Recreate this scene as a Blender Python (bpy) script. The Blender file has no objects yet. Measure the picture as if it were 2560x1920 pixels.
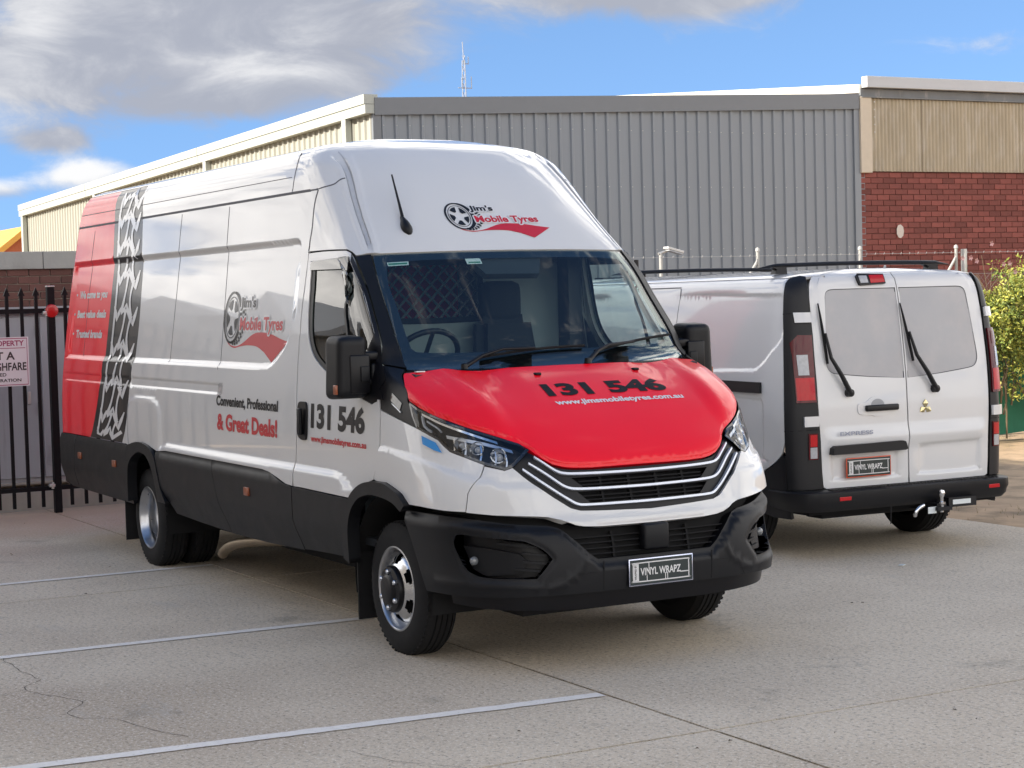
import bpy, bmesh, math, random
import numpy as np
from mathutils import Vector, Matrix, noise
from mathutils.geometry import delaunay_2d_cdt

random.seed(7)
S = bpy.context.scene
COL = S.collection
R = math.radians

# ---------------------------------------------------------------- camera
cam_d = bpy.data.cameras.new('camera'); cam = bpy.data.objects.new('camera', cam_d); COL.objects.link(cam)
_r = Vector((0.47885, 0.877456, -0.027828)); _d = Vector((0.027161, -0.046491, -0.998549)); _f = Vector((-0.877477, 0.477399, -0.046095))
cam.matrix_world = Matrix(((_r.x, -_d.x, -_f.x, 8.72453), (_r.y, -_d.y, -_f.y, -4.96322), (_r.z, -_d.z, -_f.z, 1.81943), (0, 0, 0, 1)))
cam_d.sensor_width = 36; cam_d.lens = 36 * 4679.77 / 2560; cam_d.clip_start = .1; cam_d.clip_end = 3000
S.camera = cam

# ---------------------------------------------------------------- light
SUN_EL = R(27); SUN_DIR = Vector((-.10, -1.0, 0)).normalized() * math.cos(SUN_EL) + Vector((0, 0, math.sin(SUN_EL)))
sd = bpy.data.lights.new('sun', 'SUN'); sd.energy = 2.2; sd.angle = R(.53); sd.color = (1, .92, .80)
sun = bpy.data.objects.new('sun', sd); COL.objects.link(sun); sun.location = (0, -30, 30)
sun.rotation_euler = SUN_DIR.to_track_quat('Z', 'Y').to_euler()
EXPOSURE = 2.0
S.view_settings.view_transform = 'Standard'; S.view_settings.look = 'None'; S.view_settings.exposure = EXPOSURE; S.view_settings.gamma = 1
S.view_settings.use_curve_mapping = False
try:
    S.cycles.use_denoising = True; S.cycles.max_bounces = 6; S.cycles.diffuse_bounces = 3; S.cycles.glossy_bounces = 3; S.cycles.transparent_max_bounces = 8; S.cycles.caustics_reflective = False; S.cycles.caustics_refractive = False
except Exception: pass

def nd(nt, kind, **kw):
    n = nt.nodes.new(kind)
    for k, v in kw.items():
        if k.startswith('i_'):
            key = k[2:]
            key = int(key) if key.isdigit() else key.replace('_', ' ')
            n.inputs[key].default_value = v
        else: setattr(n, k, v)
    return n
def mth(nt, op, a, b=None, c=None, clamp=False):
    n = nt.nodes.new('ShaderNodeMath'); n.operation = op; n.use_clamp = clamp
    for i, v in enumerate((a, b, c)):
        if v is None: continue
        if isinstance(v, (int, float)): n.inputs[i].default_value = v
        else: nt.links.new(v, n.inputs[i])
    return n.outputs[0]
def mixc(nt, fac, a, b):
    n = nt.nodes.new('ShaderNodeMix'); n.data_type = 'RGBA'
    for sock, v in ((n.inputs[0], fac), (n.inputs[6], a), (n.inputs[7], b)):
        if hasattr(v, 'is_output'): nt.links.new(v, sock)
        elif isinstance(v, (int, float)): sock.default_value = v
        else: sock.default_value = (*v, 1)
    return n.outputs[2]
def sstep(nt, v, lo, hi):
    n = nt.nodes.new('ShaderNodeMapRange'); n.interpolation_type = 'SMOOTHSTEP'
    nt.links.new(v, n.inputs[0]); n.inputs[1].default_value = lo; n.inputs[2].default_value = hi; return n.outputs[0]

W = bpy.data.worlds.new('World'); S.world = W; W.use_nodes = True
nt = W.node_tree; nt.nodes.clear()
sky = nd(nt, 'ShaderNodeTexSky'); sky.sky_type = 'NISHITA'; sky.sun_disc = False; sky.sun_elevation = SUN_EL
sky.sun_rotation = math.atan2(SUN_DIR.x, SUN_DIR.y); sky.air_density = 1.0; sky.dust_density = .25; sky.ozone_density = 3.0; sky.altitude = 600
tc = nd(nt, 'ShaderNodeTexCoord')
_up = nd(nt, 'ShaderNodeVectorMath'); _up.operation = 'ADD'; _up.inputs[1].default_value = (0, 0, .22); nt.links.new(tc.outputs['Generated'], _up.inputs[0]); nt.links.new(_up.outputs[0], sky.inputs[0])
rot = nd(nt, 'ShaderNodeVectorRotate'); rot.rotation_type = 'Z_AXIS'; rot.inputs['Angle'].default_value = -R(151.45)
nt.links.new(tc.outputs['Generated'], rot.inputs['Vector'])
sp = nd(nt, 'ShaderNodeSeparateXYZ'); nt.links.new(rot.outputs[0], sp.inputs[0])
az = mth(nt, 'ARCTAN2', sp.outputs[1], sp.outputs[0]); el = mth(nt, 'ARCSINE', sp.outputs[2])
def comb(x, y, z=0.):
    n = nt.nodes.new('ShaderNodeCombineXYZ')
    for i, v in enumerate((x, y, z)):
        if isinstance(v, (int, float)): n.inputs[i].default_value = v
        else: nt.links.new(v, n.inputs[i])
    return n.outputs[0]
def fbm(vec, scale, detail=6, rough=.55, dist=0., off=(0, 0, 0)):
    mp = nd(nt, 'ShaderNodeMapping'); mp.inputs['Location'].default_value = off; nt.links.new(vec, mp.inputs[0])
    n = nd(nt, 'ShaderNodeTexNoise'); n.inputs['Scale'].default_value = scale; n.inputs['Detail'].default_value = detail
    n.inputs['Roughness'].default_value = rough; n.inputs['Distortion'].default_value = dist
    nt.links.new(mp.outputs[0], n.inputs['Vector']); return n.outputs[0]
vec = comb(sp.outputs[0], sp.outputs[1], mth(nt, 'MULTIPLY', sp.outputs[2], 2.2))
n1 = fbm(vec, 15, 10, .62, .45, (3.1, 1.7, 0)); n2 = fbm(vec, 7, 5, .5, .2, (.3, 5.2, 2))
def blob(a0, e0, sa, se, wgt):
    u = mth(nt, 'DIVIDE', mth(nt, 'SUBTRACT', az, a0), sa); v = mth(nt, 'DIVIDE', mth(nt, 'SUBTRACT', el, e0), se)
    q = mth(nt, 'ADD', mth(nt, 'MULTIPLY', u, u), mth(nt, 'MULTIPLY', v, v))
    return mth(nt, 'MULTIPLY', mth(nt, 'EXPONENT', mth(nt, 'MULTIPLY', q, -1.0)), wgt)
def total(lst):
    o = lst[0]
    for q in lst[1:]: o = mth(nt, 'ADD', o, q)
    return o
# the clouds of the photograph, by azimuth and elevation, and a broken field of brighter clouds added over the unseen rest of the sky
clouds = total([blob(.175, .132, .086, .030, .90), blob(.245, .135, .035, .028, .6), blob(.10, .150, .085, .022, .75), blob(.075, .118, .05, .014, .55), blob(.235, .183, .10, .02, .6), blob(.16, .103, .06, .010, .55),
    blob(-.085, .163, .072, .020, 1.35), blob(.236, .087, .026, .008, .75), blob(.222, .071, .028, .0075, .85), blob(.265, .063, .03, .007, .7),
    blob(.285, .040, .03, .008, .45), blob(-.262, .122, .035, .010, .42), blob(.03, .098, .025, .006, .25)])
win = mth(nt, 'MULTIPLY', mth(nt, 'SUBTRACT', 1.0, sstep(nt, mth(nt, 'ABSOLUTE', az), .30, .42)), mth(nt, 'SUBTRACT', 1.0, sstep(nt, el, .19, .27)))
field = mth(nt, 'MULTIPLY', sstep(nt, n2, .33, .55), mth(nt, 'SUBTRACT', 1.0, mth(nt, 'MULTIPLY', sstep(nt, el, .45, .85), .82)))
band = mth(nt, 'DIVIDE', mth(nt, 'SUBTRACT', el, .17), .16)
field = mth(nt, 'ADD', field, mth(nt, 'MULTIPLY', mth(nt, 'EXPONENT', mth(nt, 'MULTIPLY', mth(nt, 'MULTIPLY', band, band), -1.0)), .35))
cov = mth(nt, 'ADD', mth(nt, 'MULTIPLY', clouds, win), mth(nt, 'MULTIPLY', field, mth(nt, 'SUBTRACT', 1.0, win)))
cov = mth(nt, 'ADD', cov, mth(nt, 'MULTIPLY', mth(nt, 'SUBTRACT', n1, .5), 1.25))
mask = sstep(nt, cov, .20, .74)
bright = total([blob(.247, .146, .022, .012, .6), blob(.222, .073, .032, .007, 1.1), blob(.262, .066, .03, .006, .9), blob(.15, .125, .05, .007, .35), blob(.09, .121, .03, .006, .25), blob(-.262, .122, .05, .02, .4)])
lum = mth(nt, 'ADD', mth(nt, 'MULTIPLY', bright, 1.0), mth(nt, 'MULTIPLY', mth(nt, 'SUBTRACT', n1, .45), 1.6))
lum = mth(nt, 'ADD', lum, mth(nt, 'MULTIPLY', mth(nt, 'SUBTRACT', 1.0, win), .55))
lum = sstep(nt, lum, -.05, 1.0)
CL = 2 ** -EXPOSURE
wcol = mixc(nt, win, tuple(CL * v for v in (3.1, 2.95, 2.75)), tuple(CL * v for v in (1.02, 1.01, 1.0)))  # clouds outside the view are made brighter to lift the shade
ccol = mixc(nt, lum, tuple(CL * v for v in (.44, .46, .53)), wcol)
skm = nd(nt, 'ShaderNodeVectorMath'); skm.operation = 'MULTIPLY'; nt.links.new(sky.outputs[0], skm.inputs[0]); skm.inputs[1].default_value = (.064, .064, .064)
hsv = nd(nt, 'ShaderNodeHueSaturation'); hsv.inputs['Saturation'].default_value = 1.05; nt.links.new(skm.outputs[0], hsv.inputs['Color'])
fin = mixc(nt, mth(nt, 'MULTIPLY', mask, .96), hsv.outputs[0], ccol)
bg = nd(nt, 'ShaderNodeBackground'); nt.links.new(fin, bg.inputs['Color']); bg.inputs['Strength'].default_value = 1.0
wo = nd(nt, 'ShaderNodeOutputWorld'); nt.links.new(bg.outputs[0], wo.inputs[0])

# ---------------------------------------------------------------- materials
MATS = {}
def pbr(name, color, rough=.5, metal=0., coat=0., coat_rough=.03, spec=.5, noise_amt=0., noise_scale=8., bump=0., bump_scale=60., rand=0., detail=5, stretch=None, obj=True, trans=0., ior=None, second=None, second_scale=1.5, second_lo=.45, second_hi=.65):
    if name in MATS: return MATS[name]
    m = bpy.data.materials.new(name); m.use_nodes = True; t = m.node_tree; b = t.nodes['Principled BSDF']
    b.inputs['Roughness'].default_value = rough; b.inputs['Metallic'].default_value = metal
    b.inputs['Coat Weight'].default_value = coat; b.inputs['Coat Roughness'].default_value = coat_rough; b.inputs['Specular IOR Level'].default_value = spec
    if trans: b.inputs['Transmission Weight'].default_value = trans
    if ior: b.inputs['IOR'].default_value = ior
    cur = None
    tcn = t.nodes.new('ShaderNodeTexCoord'); src = tcn.outputs['Object']
    if stretch:
        mp = t.nodes.new('ShaderNodeMapping'); mp.inputs['Scale'].default_value = stretch; t.links.new(src, mp.inputs[0]); src = mp.outputs[0]
    def N(scale, det=detail):
        n = t.nodes.new('ShaderNodeTexNoise'); n.inputs['Scale'].default_value = scale; n.inputs['Detail'].default_value = det; n.inputs['Roughness'].default_value = .6
        t.links.new(src, n.inputs['Vector']); return n.outputs[0]
    cur = color
    if second: cur = mixc(t, sstep(t, N(second_scale), second_lo, second_hi), cur, second)
    if noise_amt:
        dark = mixc(t, 1.0, (0, 0, 0), cur) if hasattr(cur, 'is_output') else cur
        n = t.nodes.new('ShaderNodeHueSaturation')
        if hasattr(cur, 'is_output'): t.links.new(cur, n.inputs['Color'])
        else: n.inputs['Color'].default_value = (*cur, 1)
        t.links.new(mth(t, 'ADD', 1.0 - noise_amt * .5 * 1.0, mth(t, 'MULTIPLY', N(noise_scale), noise_amt)), n.inputs['Value']); cur = n.outputs[0]
        rr = mth(t, 'ADD', max(rough - .08, 0), mth(t, 'MULTIPLY', N(noise_scale * 1.7), .16)); t.links.new(rr, b.inputs['Roughness'])
    if rand:
        oi = t.nodes.new('ShaderNodeObjectInfo'); n = t.nodes.new('ShaderNodeHueSaturation')
        if hasattr(cur, 'is_output'): t.links.new(cur, n.inputs['Color'])
        else: n.inputs['Color'].default_value = (*cur, 1)
        t.links.new(mth(t, 'ADD', 1.0 - rand * .5, mth(t, 'MULTIPLY', oi.outputs['Random'], rand)), n.inputs['Value']); cur = n.outputs[0]
    if hasattr(cur, 'is_output'): t.links.new(cur, b.inputs['Base Color'])
    else: b.inputs['Base Color'].default_value = (*cur, 1)
    if bump:
        bp = t.nodes.new('ShaderNodeBump'); bp.inputs['Strength'].default_value = bump; bp.inputs['Distance'].default_value = .01
        t.links.new(N(bump_scale, 4), bp.inputs['Height']); t.links.new(bp.outputs[0], b.inputs['Normal'])
    MATS[name] = m; return m
def glass(name, tint, refl=1.0, rough=0.0):
    m = bpy.data.materials.new(name); m.use_nodes = True; t = m.node_tree; t.nodes.clear()
    tr = t.nodes.new('ShaderNodeBsdfTransparent'); tr.inputs[0].default_value = (*tint, 1)
    gl = t.nodes.new('ShaderNodeBsdfGlossy'); gl.inputs['Roughness'].default_value = rough; gl.inputs[0].default_value = (refl, refl, refl, 1)
    lw = t.nodes.new('ShaderNodeLayerWeight'); lw.inputs[0].default_value = .5; F_ = mth(t, 'ADD', .04, mth(t, 'MULTIPLY', .96, mth(t, 'POWER', lw.outputs['Facing'], 5.0)))
    mx = t.nodes.new('ShaderNodeMixShader'); t.links.new(mth(t, 'DIVIDE', mth(t, 'MULTIPLY', F_, 2.0), mth(t, 'ADD', F_, 1.0)), mx.inputs[0]); t.links.new(tr.outputs[0], mx.inputs[1]); t.links.new(gl.outputs[0], mx.inputs[2])
    o = t.nodes.new('ShaderNodeOutputMaterial'); t.links.new(mx.outputs[0], o.inputs[0]); MATS[name] = m; return m

WHITE = pbr('white_paint', (.69, .69, .68), .35, coat=1, coat_rough=.02, noise_amt=.03, noise_scale=2.5, bump=.012, bump_scale=7, detail=2)
REDV = pbr('red_vinyl', (.92, .005, .022), .38, spec=.3, coat=.5, coat_rough=.04, noise_amt=.05, noise_scale=3, bump=.02, bump_scale=9, detail=2)
BLACKV = pbr('black_vinyl', (.008, .008, .010), .38, coat=.42, coat_rough=.04, spec=.25)
WHITEV = pbr('white_vinyl', (.74, .74, .74), .35, coat=.8, coat_rough=.04)
REDT = pbr('red_print', (.55, .008, .02), .4, coat=.6)
PLASTIC = pbr('black_plastic', (.0055, .006, .008), .46, spec=.30, noise_amt=.2, noise_scale=5, bump=.06, bump_scale=420)
PLASTIC2 = pbr('smooth_black_plastic', (.005, .005, .007), .36, spec=.3, noise_amt=.1, noise_scale=4)
GLOSSB = pbr('gloss_black', (.008, .008, .010), .12, coat=1)
RUBBER = pbr('rubber', (.011, .011, .012), .8, spec=.3, noise_amt=.2, noise_scale=14)
VOID = pbr('dark_void', (.006, .006, .007), .9)
SEAM = pbr('seam_dark', (.10, .10, .11), .7)
CHROME = pbr('chrome', (.75, .76, .78), .10, metal=1)
SATIN = pbr('satin_silver', (.62, .65, .70), .28, metal=1); STRIP = pbr('strip_silver', (.74, .78, .86), .30, metal=.3)
REDB = pbr('bonnet_vinyl', (.94, .003, .016), .40, coat=.5, coat_rough=.07, spec=.25, noise_amt=.05, noise_scale=3, bump=.02, bump_scale=9, detail=2)
STEEL = pbr('wheel_steel', (.52, .53, .55), .30, metal=1, noise_amt=.15, noise_scale=12)
PIPE = pbr('exhaust_steel', (.33, .27, .20), .42, metal=1, noise_amt=.5, noise_scale=9)
WSGLASS = glass('windscreen_glass', (.72, .84, .82), .8); SIDEGLASS = glass('side_glass', (.30, .34, .35)); SIDEGLASS2 = glass('clear_side_glass', (.72, .80, .79)); CLEARG = glass('headlamp_glass', (.92, .94, .95), .55)
AMBER = pbr('amber_lens', (.30, .075, .025), .3, coat=.4)
REDLENS = pbr('red_lens', (.50, .004, .010), .3, coat=.35, noise_amt=.4, noise_scale=22, spec=.3); DREDLENS = pbr('dark_red_lens', (.10, .003, .008), .25, coat=.35, spec=.3)
CLEARL = pbr('clear_lens', (.42, .43, .45), .2, coat=.6, noise_amt=.8, noise_scale=30)
CABIN = pbr('cabin_grey', (.30, .33, .345), .7); MATTEB = pbr('matte_black_print', (.008, .008, .012), .6, spec=.2); DIMSTEEL = pbr('mesh_grey', (.16, .16, .16), .6); DARKTRIM = pbr('dash_dark', (.03, .034, .04), .6); FABRIC = pbr('seat_fabric', (.022, .024, .03), .9)
HEADLINER = pbr('headliner', (.5, .5, .48), .9)
BLUE = pbr('blue_print', (.02, .25, .62), .4); GREENP = pbr('sticker_green', (.03, .22, .16), .5); PAPER = pbr('sticker_white', (.72, .76, .76), .5)

# ---------------------------------------------------------------- mesh helpers
def finish(o, parent=None, label=None, cat=None, group=None, kind=None):
    COL.objects.link(o)
    if parent is not None: o.parent = parent
    if label: o['label'] = label
    if cat: o['category'] = cat
    if group: o['group'] = group
    if kind: o['kind'] = kind
    return o
def mesh(name, V, F, mat, parent=None, smooth=None, **kw):
    me = bpy.data.meshes.new(name); me.from_pydata([tuple(map(float, v)) for v in V], [], [tuple(map(int, f)) for f in F])
    if mat is not None: me.materials.append(mat)
    if smooth is not None:
        me.polygons.foreach_set('use_smooth', [True] * len(me.polygons))
        if smooth < 180:
            try: me.set_sharp_from_angle(angle=R(smooth))
            except Exception: pass
    me.update(); return finish(bpy.data.objects.new(name, me), parent, **kw)
def empty(name, loc=(0, 0, 0), rz=0., **kw):
    o = bpy.data.objects.new(name, None); o.location = loc; o.rotation_euler = (0, 0, rz); o.empty_display_size = .3; return finish(o, **kw)
class MB:
    def __init__(s): s.V = []; s.F = []
    def add(s, V, F):
        n = len(s.V); s.V += [tuple(v) for v in V]; s.F += [tuple(i + n for i in f) for f in F]; return s
    def box(s, c, d, rot=None, bev=0.):
        hx, hy, hz = d[0] / 2, d[1] / 2, d[2] / 2
        if bev:
            bm = bmesh.new(); bmesh.ops.create_cube(bm, size=1); bmesh.ops.scale(bm, vec=d, verts=bm.verts)
            bmesh.ops.bevel(bm, geom=bm.edges[:], offset=bev, segments=2, affect='EDGES', profile=.5)
            V = [v.co.copy() for v in bm.verts]; bm.verts.index_update(); F = [[v.index for v in f.verts] for f in bm.faces]; bm.free()
        else:
            V = [Vector((x, y, z)) for x in (-hx, hx) for y in (-hy, hy) for z in (-hz, hz)]
            F = [(0, 1, 3, 2), (4, 6, 7, 5), (0, 4, 5, 1), (2, 3, 7, 6), (0, 2, 6, 4), (1, 5, 7, 3)]
        if rot is not None: V = [rot @ v for v in V]
        return s.add([(v[0] + c[0], v[1] + c[1], v[2] + c[2]) for v in V], F)
    def span(s, a, b, bev=0.): return s.box([(p + q) / 2 for p, q in zip(a, b)], [abs(q - p) for p, q in zip(a, b)], bev=bev)
    def tube(s, path, r, n=10, cap=True, closed=False, flat=None):
        P = [Vector(p) for p in path]; L = len(P); rings = []
        up = None
        for i, p in enumerate(P):
            if closed: t = (P[(i + 1) % L] - P[i - 1])
            else: t = P[min(i + 1, L - 1)] - P[max(i - 1, 0)]
            t.normalize()
            if up is None: up = Vector((0, 0, 1)) if abs(t.z) < .9 else Vector((1, 0, 0))
            a = t.cross(up).normalized(); b = a.cross(t).normalized(); up = b
            rr = r[i] if isinstance(r, (list, tuple)) else r
            k2 = flat or 1.
            rings.append([p + (a * math.cos(2 * math.pi * k / n) + b * math.sin(2 * math.pi * k / n) * k2) * rr for k in range(n)])
        V = [v for g in rings for v in g]; F = []
        for i in range(L if closed else L - 1):
            j = (i + 1) % L
            for k in range(n): F.append((i * n + k, i * n + (k + 1) % n, j * n + (k + 1) % n, j * n + k))
        if cap and not closed: F += [tuple(range(n))[::-1], tuple((L - 1) * n + k for k in range(n))]
        return s.add(V, F)
    def lathe(s, prof, c, axis='y', n=40, sgn=1., a0=0., a1=2 * math.pi):
        full = abs(a1 - a0 - 2 * math.pi) < 1e-6; m = n if full else n + 1; V = []; F = []
        for i in range(m):
            a = a0 + (a1 - a0) * i / n; ca, sa = math.cos(a), math.sin(a)
            for (r, h) in prof:
                if axis == 'y': V.append((c[0] + r * ca, c[1] + h * sgn, c[2] + r * sa))
                elif axis == 'z': V.append((c[0] + r * ca, c[1] + r * sa, c[2] + h * sgn))
                else: V.append((c[0] + h * sgn, c[1] + r * ca, c[2] + r * sa))
        k = len(prof)
        for i in range(n):
            j = (i + 1) % m
            for q in range(k - 1): F.append((i * k + q, i * k + q + 1, j * k + q + 1, j * k + q))
        return s.add(V, F)
    def prism(s, poly, f0, f1):
        n = len(poly); V = [f0(*p) for p in poly] + [f1(*p) for p in poly]
        F = [tuple(range(n)), tuple(range(2 * n - 1, n - 1, -1))] + [(i, (i + 1) % n, n + (i + 1) % n, n + i) for i in range(n)]
        return s.add(V, F)
    def build(s, name, mat, parent=None, smooth=None, **kw):
        bm = bmesh.new(); vs = [bm.verts.new(v) for v in s.V]
        for f in s.F:
            try: bm.faces.new([vs[i] for i in f])
            except ValueError: pass
        bmesh.ops.recalc_face_normals(bm, faces=bm.faces[:])
        me = bpy.data.meshes.new(name); bm.to_mesh(me); bm.free(); me.materials.append(mat)
        if smooth is not None:
            me.polygons.foreach_set('use_smooth', [True] * len(me.polygons))
            try: me.set_sharp_from_angle(angle=R(smooth))
            except Exception: pass
        return finish(bpy.data.objects.new(name, me), parent, **kw)
def copy_tree(o, parent=None):
    c = o.copy(); COL.objects.link(c); c.parent = parent
    for ch in o.children: copy_tree(ch, c)
    return c

# text as flat triangles in (u, v), v up, baseline 0, cap height 1
_tcache = {}
def text_uv(body, bold=.02, spacing=1.0):
    key = (body, bold, spacing)
    if key in _tcache: return _tcache[key]
    cu = bpy.data.curves.new('lettering', 'FONT'); cu.body = body; cu.size = 1.0; cu.offset = bold; cu.space_character = spacing; cu.resolution_u = 4; cu.fill_mode = 'BOTH'
    o = bpy.data.objects.new('lettering', cu); COL.objects.link(o); bpy.context.view_layer.update()
    dg = bpy.context.evaluated_depsgraph_get(); me = bpy.data.meshes.new_from_object(o.evaluated_get(dg))
    bm = bmesh.new(); bm.from_mesh(me); bmesh.ops.triangulate(bm, faces=bm.faces[:])
    bpy.data.objects.remove(o); bpy.data.curves.remove(cu); bpy.data.meshes.remove(me)
    V = np.array([v.co[:2] for v in bm.verts]); bm.verts.index_update(); F = [[v.index for v in f.verts] for f in bm.faces]; bm.free()
    _tcache[key] = (V, F); return V, F
def fit_text(body, u0, u1, v0, v1, bold=.02, spacing=1.0, ref=None):
    """text stretched to the box; ref: a string whose height sets the v scale (v0 baseline, v1 cap height)"""
    V, F = text_uv(body, bold, spacing); V = V.copy()
    RV, _ = text_uv(ref or 'H', bold); lo, hi = RV[:, 1].min(), RV[:, 1].max()
    V[:, 0] = u0 + (V[:, 0] - V[:, 0].min()) / (V[:, 0].max() - V[:, 0].min()) * (u1 - u0)
    V[:, 1] = v0 + (V[:, 1] - lo) / (hi - lo) * (v1 - v0)
    return V, F
def slice_uv(V, F, du=.05, dv=.05):
    bm = bmesh.new(); vs = [bm.verts.new((v[0], v[1], 0)) for v in V]
    for f in F:
        try: bm.faces.new([vs[i] for i in f])
        except ValueError: pass
    lo, hi = V.min(0), V.max(0)
    for ax, st in ((0, du), (1, dv)):
        if not st: continue
        q = math.floor(lo[ax] / st) * st + st
        while q < hi[ax]:
            co = [0, 0, 0]; no = [0, 0, 0]; co[ax] = q; no[ax] = 1
            bmesh.ops.bisect_plane(bm, geom=bm.verts[:] + bm.edges[:] + bm.faces[:], plane_co=co, plane_no=no); q += st
    bmesh.ops.triangulate(bm, faces=bm.faces[:]); bm.verts.index_update()
    V2 = np.array([v.co[:2] for v in bm.verts]); F2 = [[v.index for v in f.verts] for f in bm.faces]; bm.free(); return V2, F2
def stroke(path, wdt, closed=False):
    """ribbon polygon strip in 2D along a path"""
    P = np.array(path, float); n = len(P); V = []; F = []
    ws = wdt if hasattr(wdt, '__len__') else [wdt] * n
    for i in range(n):
        t = P[(i + 1) % n] - P[i - 1] if closed else P[min(i + 1, n - 1)] - P[max(i - 1, 0)]
        t = t / (np.linalg.norm(t) + 1e-9); nn = np.array([-t[1], t[0]]) * ws[i] / 2; V += [P[i] + nn, P[i] - nn]
    for i in range(n if closed else n - 1):
        j = (i + 1) % n; F.append((2 * i, 2 * i + 1, 2 * j + 1, 2 * j))
    return np.array(V), F
def joinuv(parts):
    V = []; F = []
    for v, f in parts:
        n = len(V); V += [tuple(q) for q in v]; F += [tuple(i + n for i in g) for g in f]
    return np.array(V), F
def words(V, F, gap):
    """split lettering into its words: groups of faces parted by gaps along u"""
    V = np.asarray(V, float); it = sorted((min(V[i][0] for i in f), max(V[i][0] for i in f), f) for f in F); out = [[]]; end = None
    for a, b, f in it:
        if end is not None and a > end + gap: out.append([])
        out[-1].append(f); end = b if end is None else max(end, b)
    res = []
    for fs in out:
        ids = sorted({i for f in fs for i in f}); mp = {i: k for k, i in enumerate(ids)}; res.append((V[ids], [tuple(mp[i] for i in f) for f in fs]))
    return res
def inpoly(P, poly):
    P = np.asarray(P, float); x, y = P[:, 0], P[:, 1]; q = np.asarray(poly, float); r = np.zeros(len(P), bool); j = len(q) - 1
    for i in range(len(q)):
        c = ((q[i, 1] > y) != (q[j, 1] > y)); dy = q[j, 1] - q[i, 1]
        xs = (q[j, 0] - q[i, 0]) * (y - q[i, 1]) / (dy if abs(dy) > 1e-12 else 1e-12) + q[i, 0]; r ^= c & (x < xs); j = i
    return r
def smooth_path(pts, n=6, closed=False):
    P = np.array(pts, float); out = []; m = len(P)
    for i in range(m if closed else m - 1):
        p0 = P[i - 1] if (closed or i > 0) else 2 * P[0] - P[1]; p1 = P[i]; p2 = P[(i + 1) % m]
        p3 = P[(i + 2) % m] if (closed or i + 2 < m) else 2 * P[-1] - P[-2]
        for k in range(n):
            t = k / n; out.append(.5 * ((2 * p1) + (-p0 + p2) * t + (2 * p0 - 5 * p1 + 4 * p2 - p3) * t * t + (-p0 + 3 * p1 - 3 * p2 + p3) * t ** 3))
    if not closed: out.append(P[-1])
    return np.array(out)
def pldist(P, line):
    """distance of points to a polyline"""
    P = np.asarray(P, float); q = np.asarray(line, float); d = np.full(len(P), 1e9)
    for a, b in zip(q[:-1], q[1:]):
        ab = b - a; t = np.clip(((P - a) @ ab) / (ab @ ab + 1e-12), 0, 1); d = np.minimum(d, np.linalg.norm(P - a - t[:, None] * ab, axis=1))
    return d
def ss(x, lo, hi):
    t = np.clip((x - lo) / (hi - lo), 0, 1); return t * t * (3 - 2 * t)

# ================================================================ lofted car bodies
def crv(xs,ys,x):
    xs=np.asarray(xs,float); ys=np.asarray(ys,float)
    h=np.diff(xs); d=np.diff(ys)/h
    m=np.empty(len(xs)); m[0]=d[0]; m[-1]=d[-1]
    for i in range(1,len(xs)-1):
        if d[i-1]*d[i]<=0: m[i]=0
        else:
            w1=2*h[i]+h[i-1]; w2=h[i]+2*h[i-1]; m[i]=(w1+w2)/(w1/d[i-1]+w2/d[i])
    x=np.asarray(x,float); i=np.clip(np.searchsorted(xs,x)-1,0,len(xs)-2)
    t=(x-xs[i])/h[i]
    tt=np.clip(t,0,1)
    y=(1+2*tt)*(1-tt)**2*ys[i]+tt*(1-tt)**2*h[i]*m[i]+tt*tt*(3-2*tt)*ys[i+1]+tt*tt*(tt-1)*h[i]*m[i+1]
    y=y+np.where(t<0,t*h[i]*m[i],0)+np.where(t>1,(t-1)*h[i]*m[i+1],0)
    return y
WZ=[(.20,.965),(.30,.985),(.45,.998),(.6,1.002),(.8,1.004),(1.0,1.003),(1.25,.993),(1.42,.975),(1.6,.953),(1.9,.915),(2.07,.893),(2.2,.874),(2.45,.842),(2.55,.828),(2.62,.808),(2.68,.772),(2.72,.725),(2.755,.63),(2.78,.45),(2.795,.2)]
def w(z): return crv([q[0] for q in WZ],[q[1] for q in WZ],z)
def row(z,c0,c1,c2,c3,c4,c5,c6,c7=None,c8=None):
    W_=float(w(z)); return (z,[(c0,0),c1,c2,c3,c4,c5,c6 if isinstance(c6,tuple) else (c6,W_-.004),c7 or (-.6,W_),c8 or (-1.1,W_)])
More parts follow.
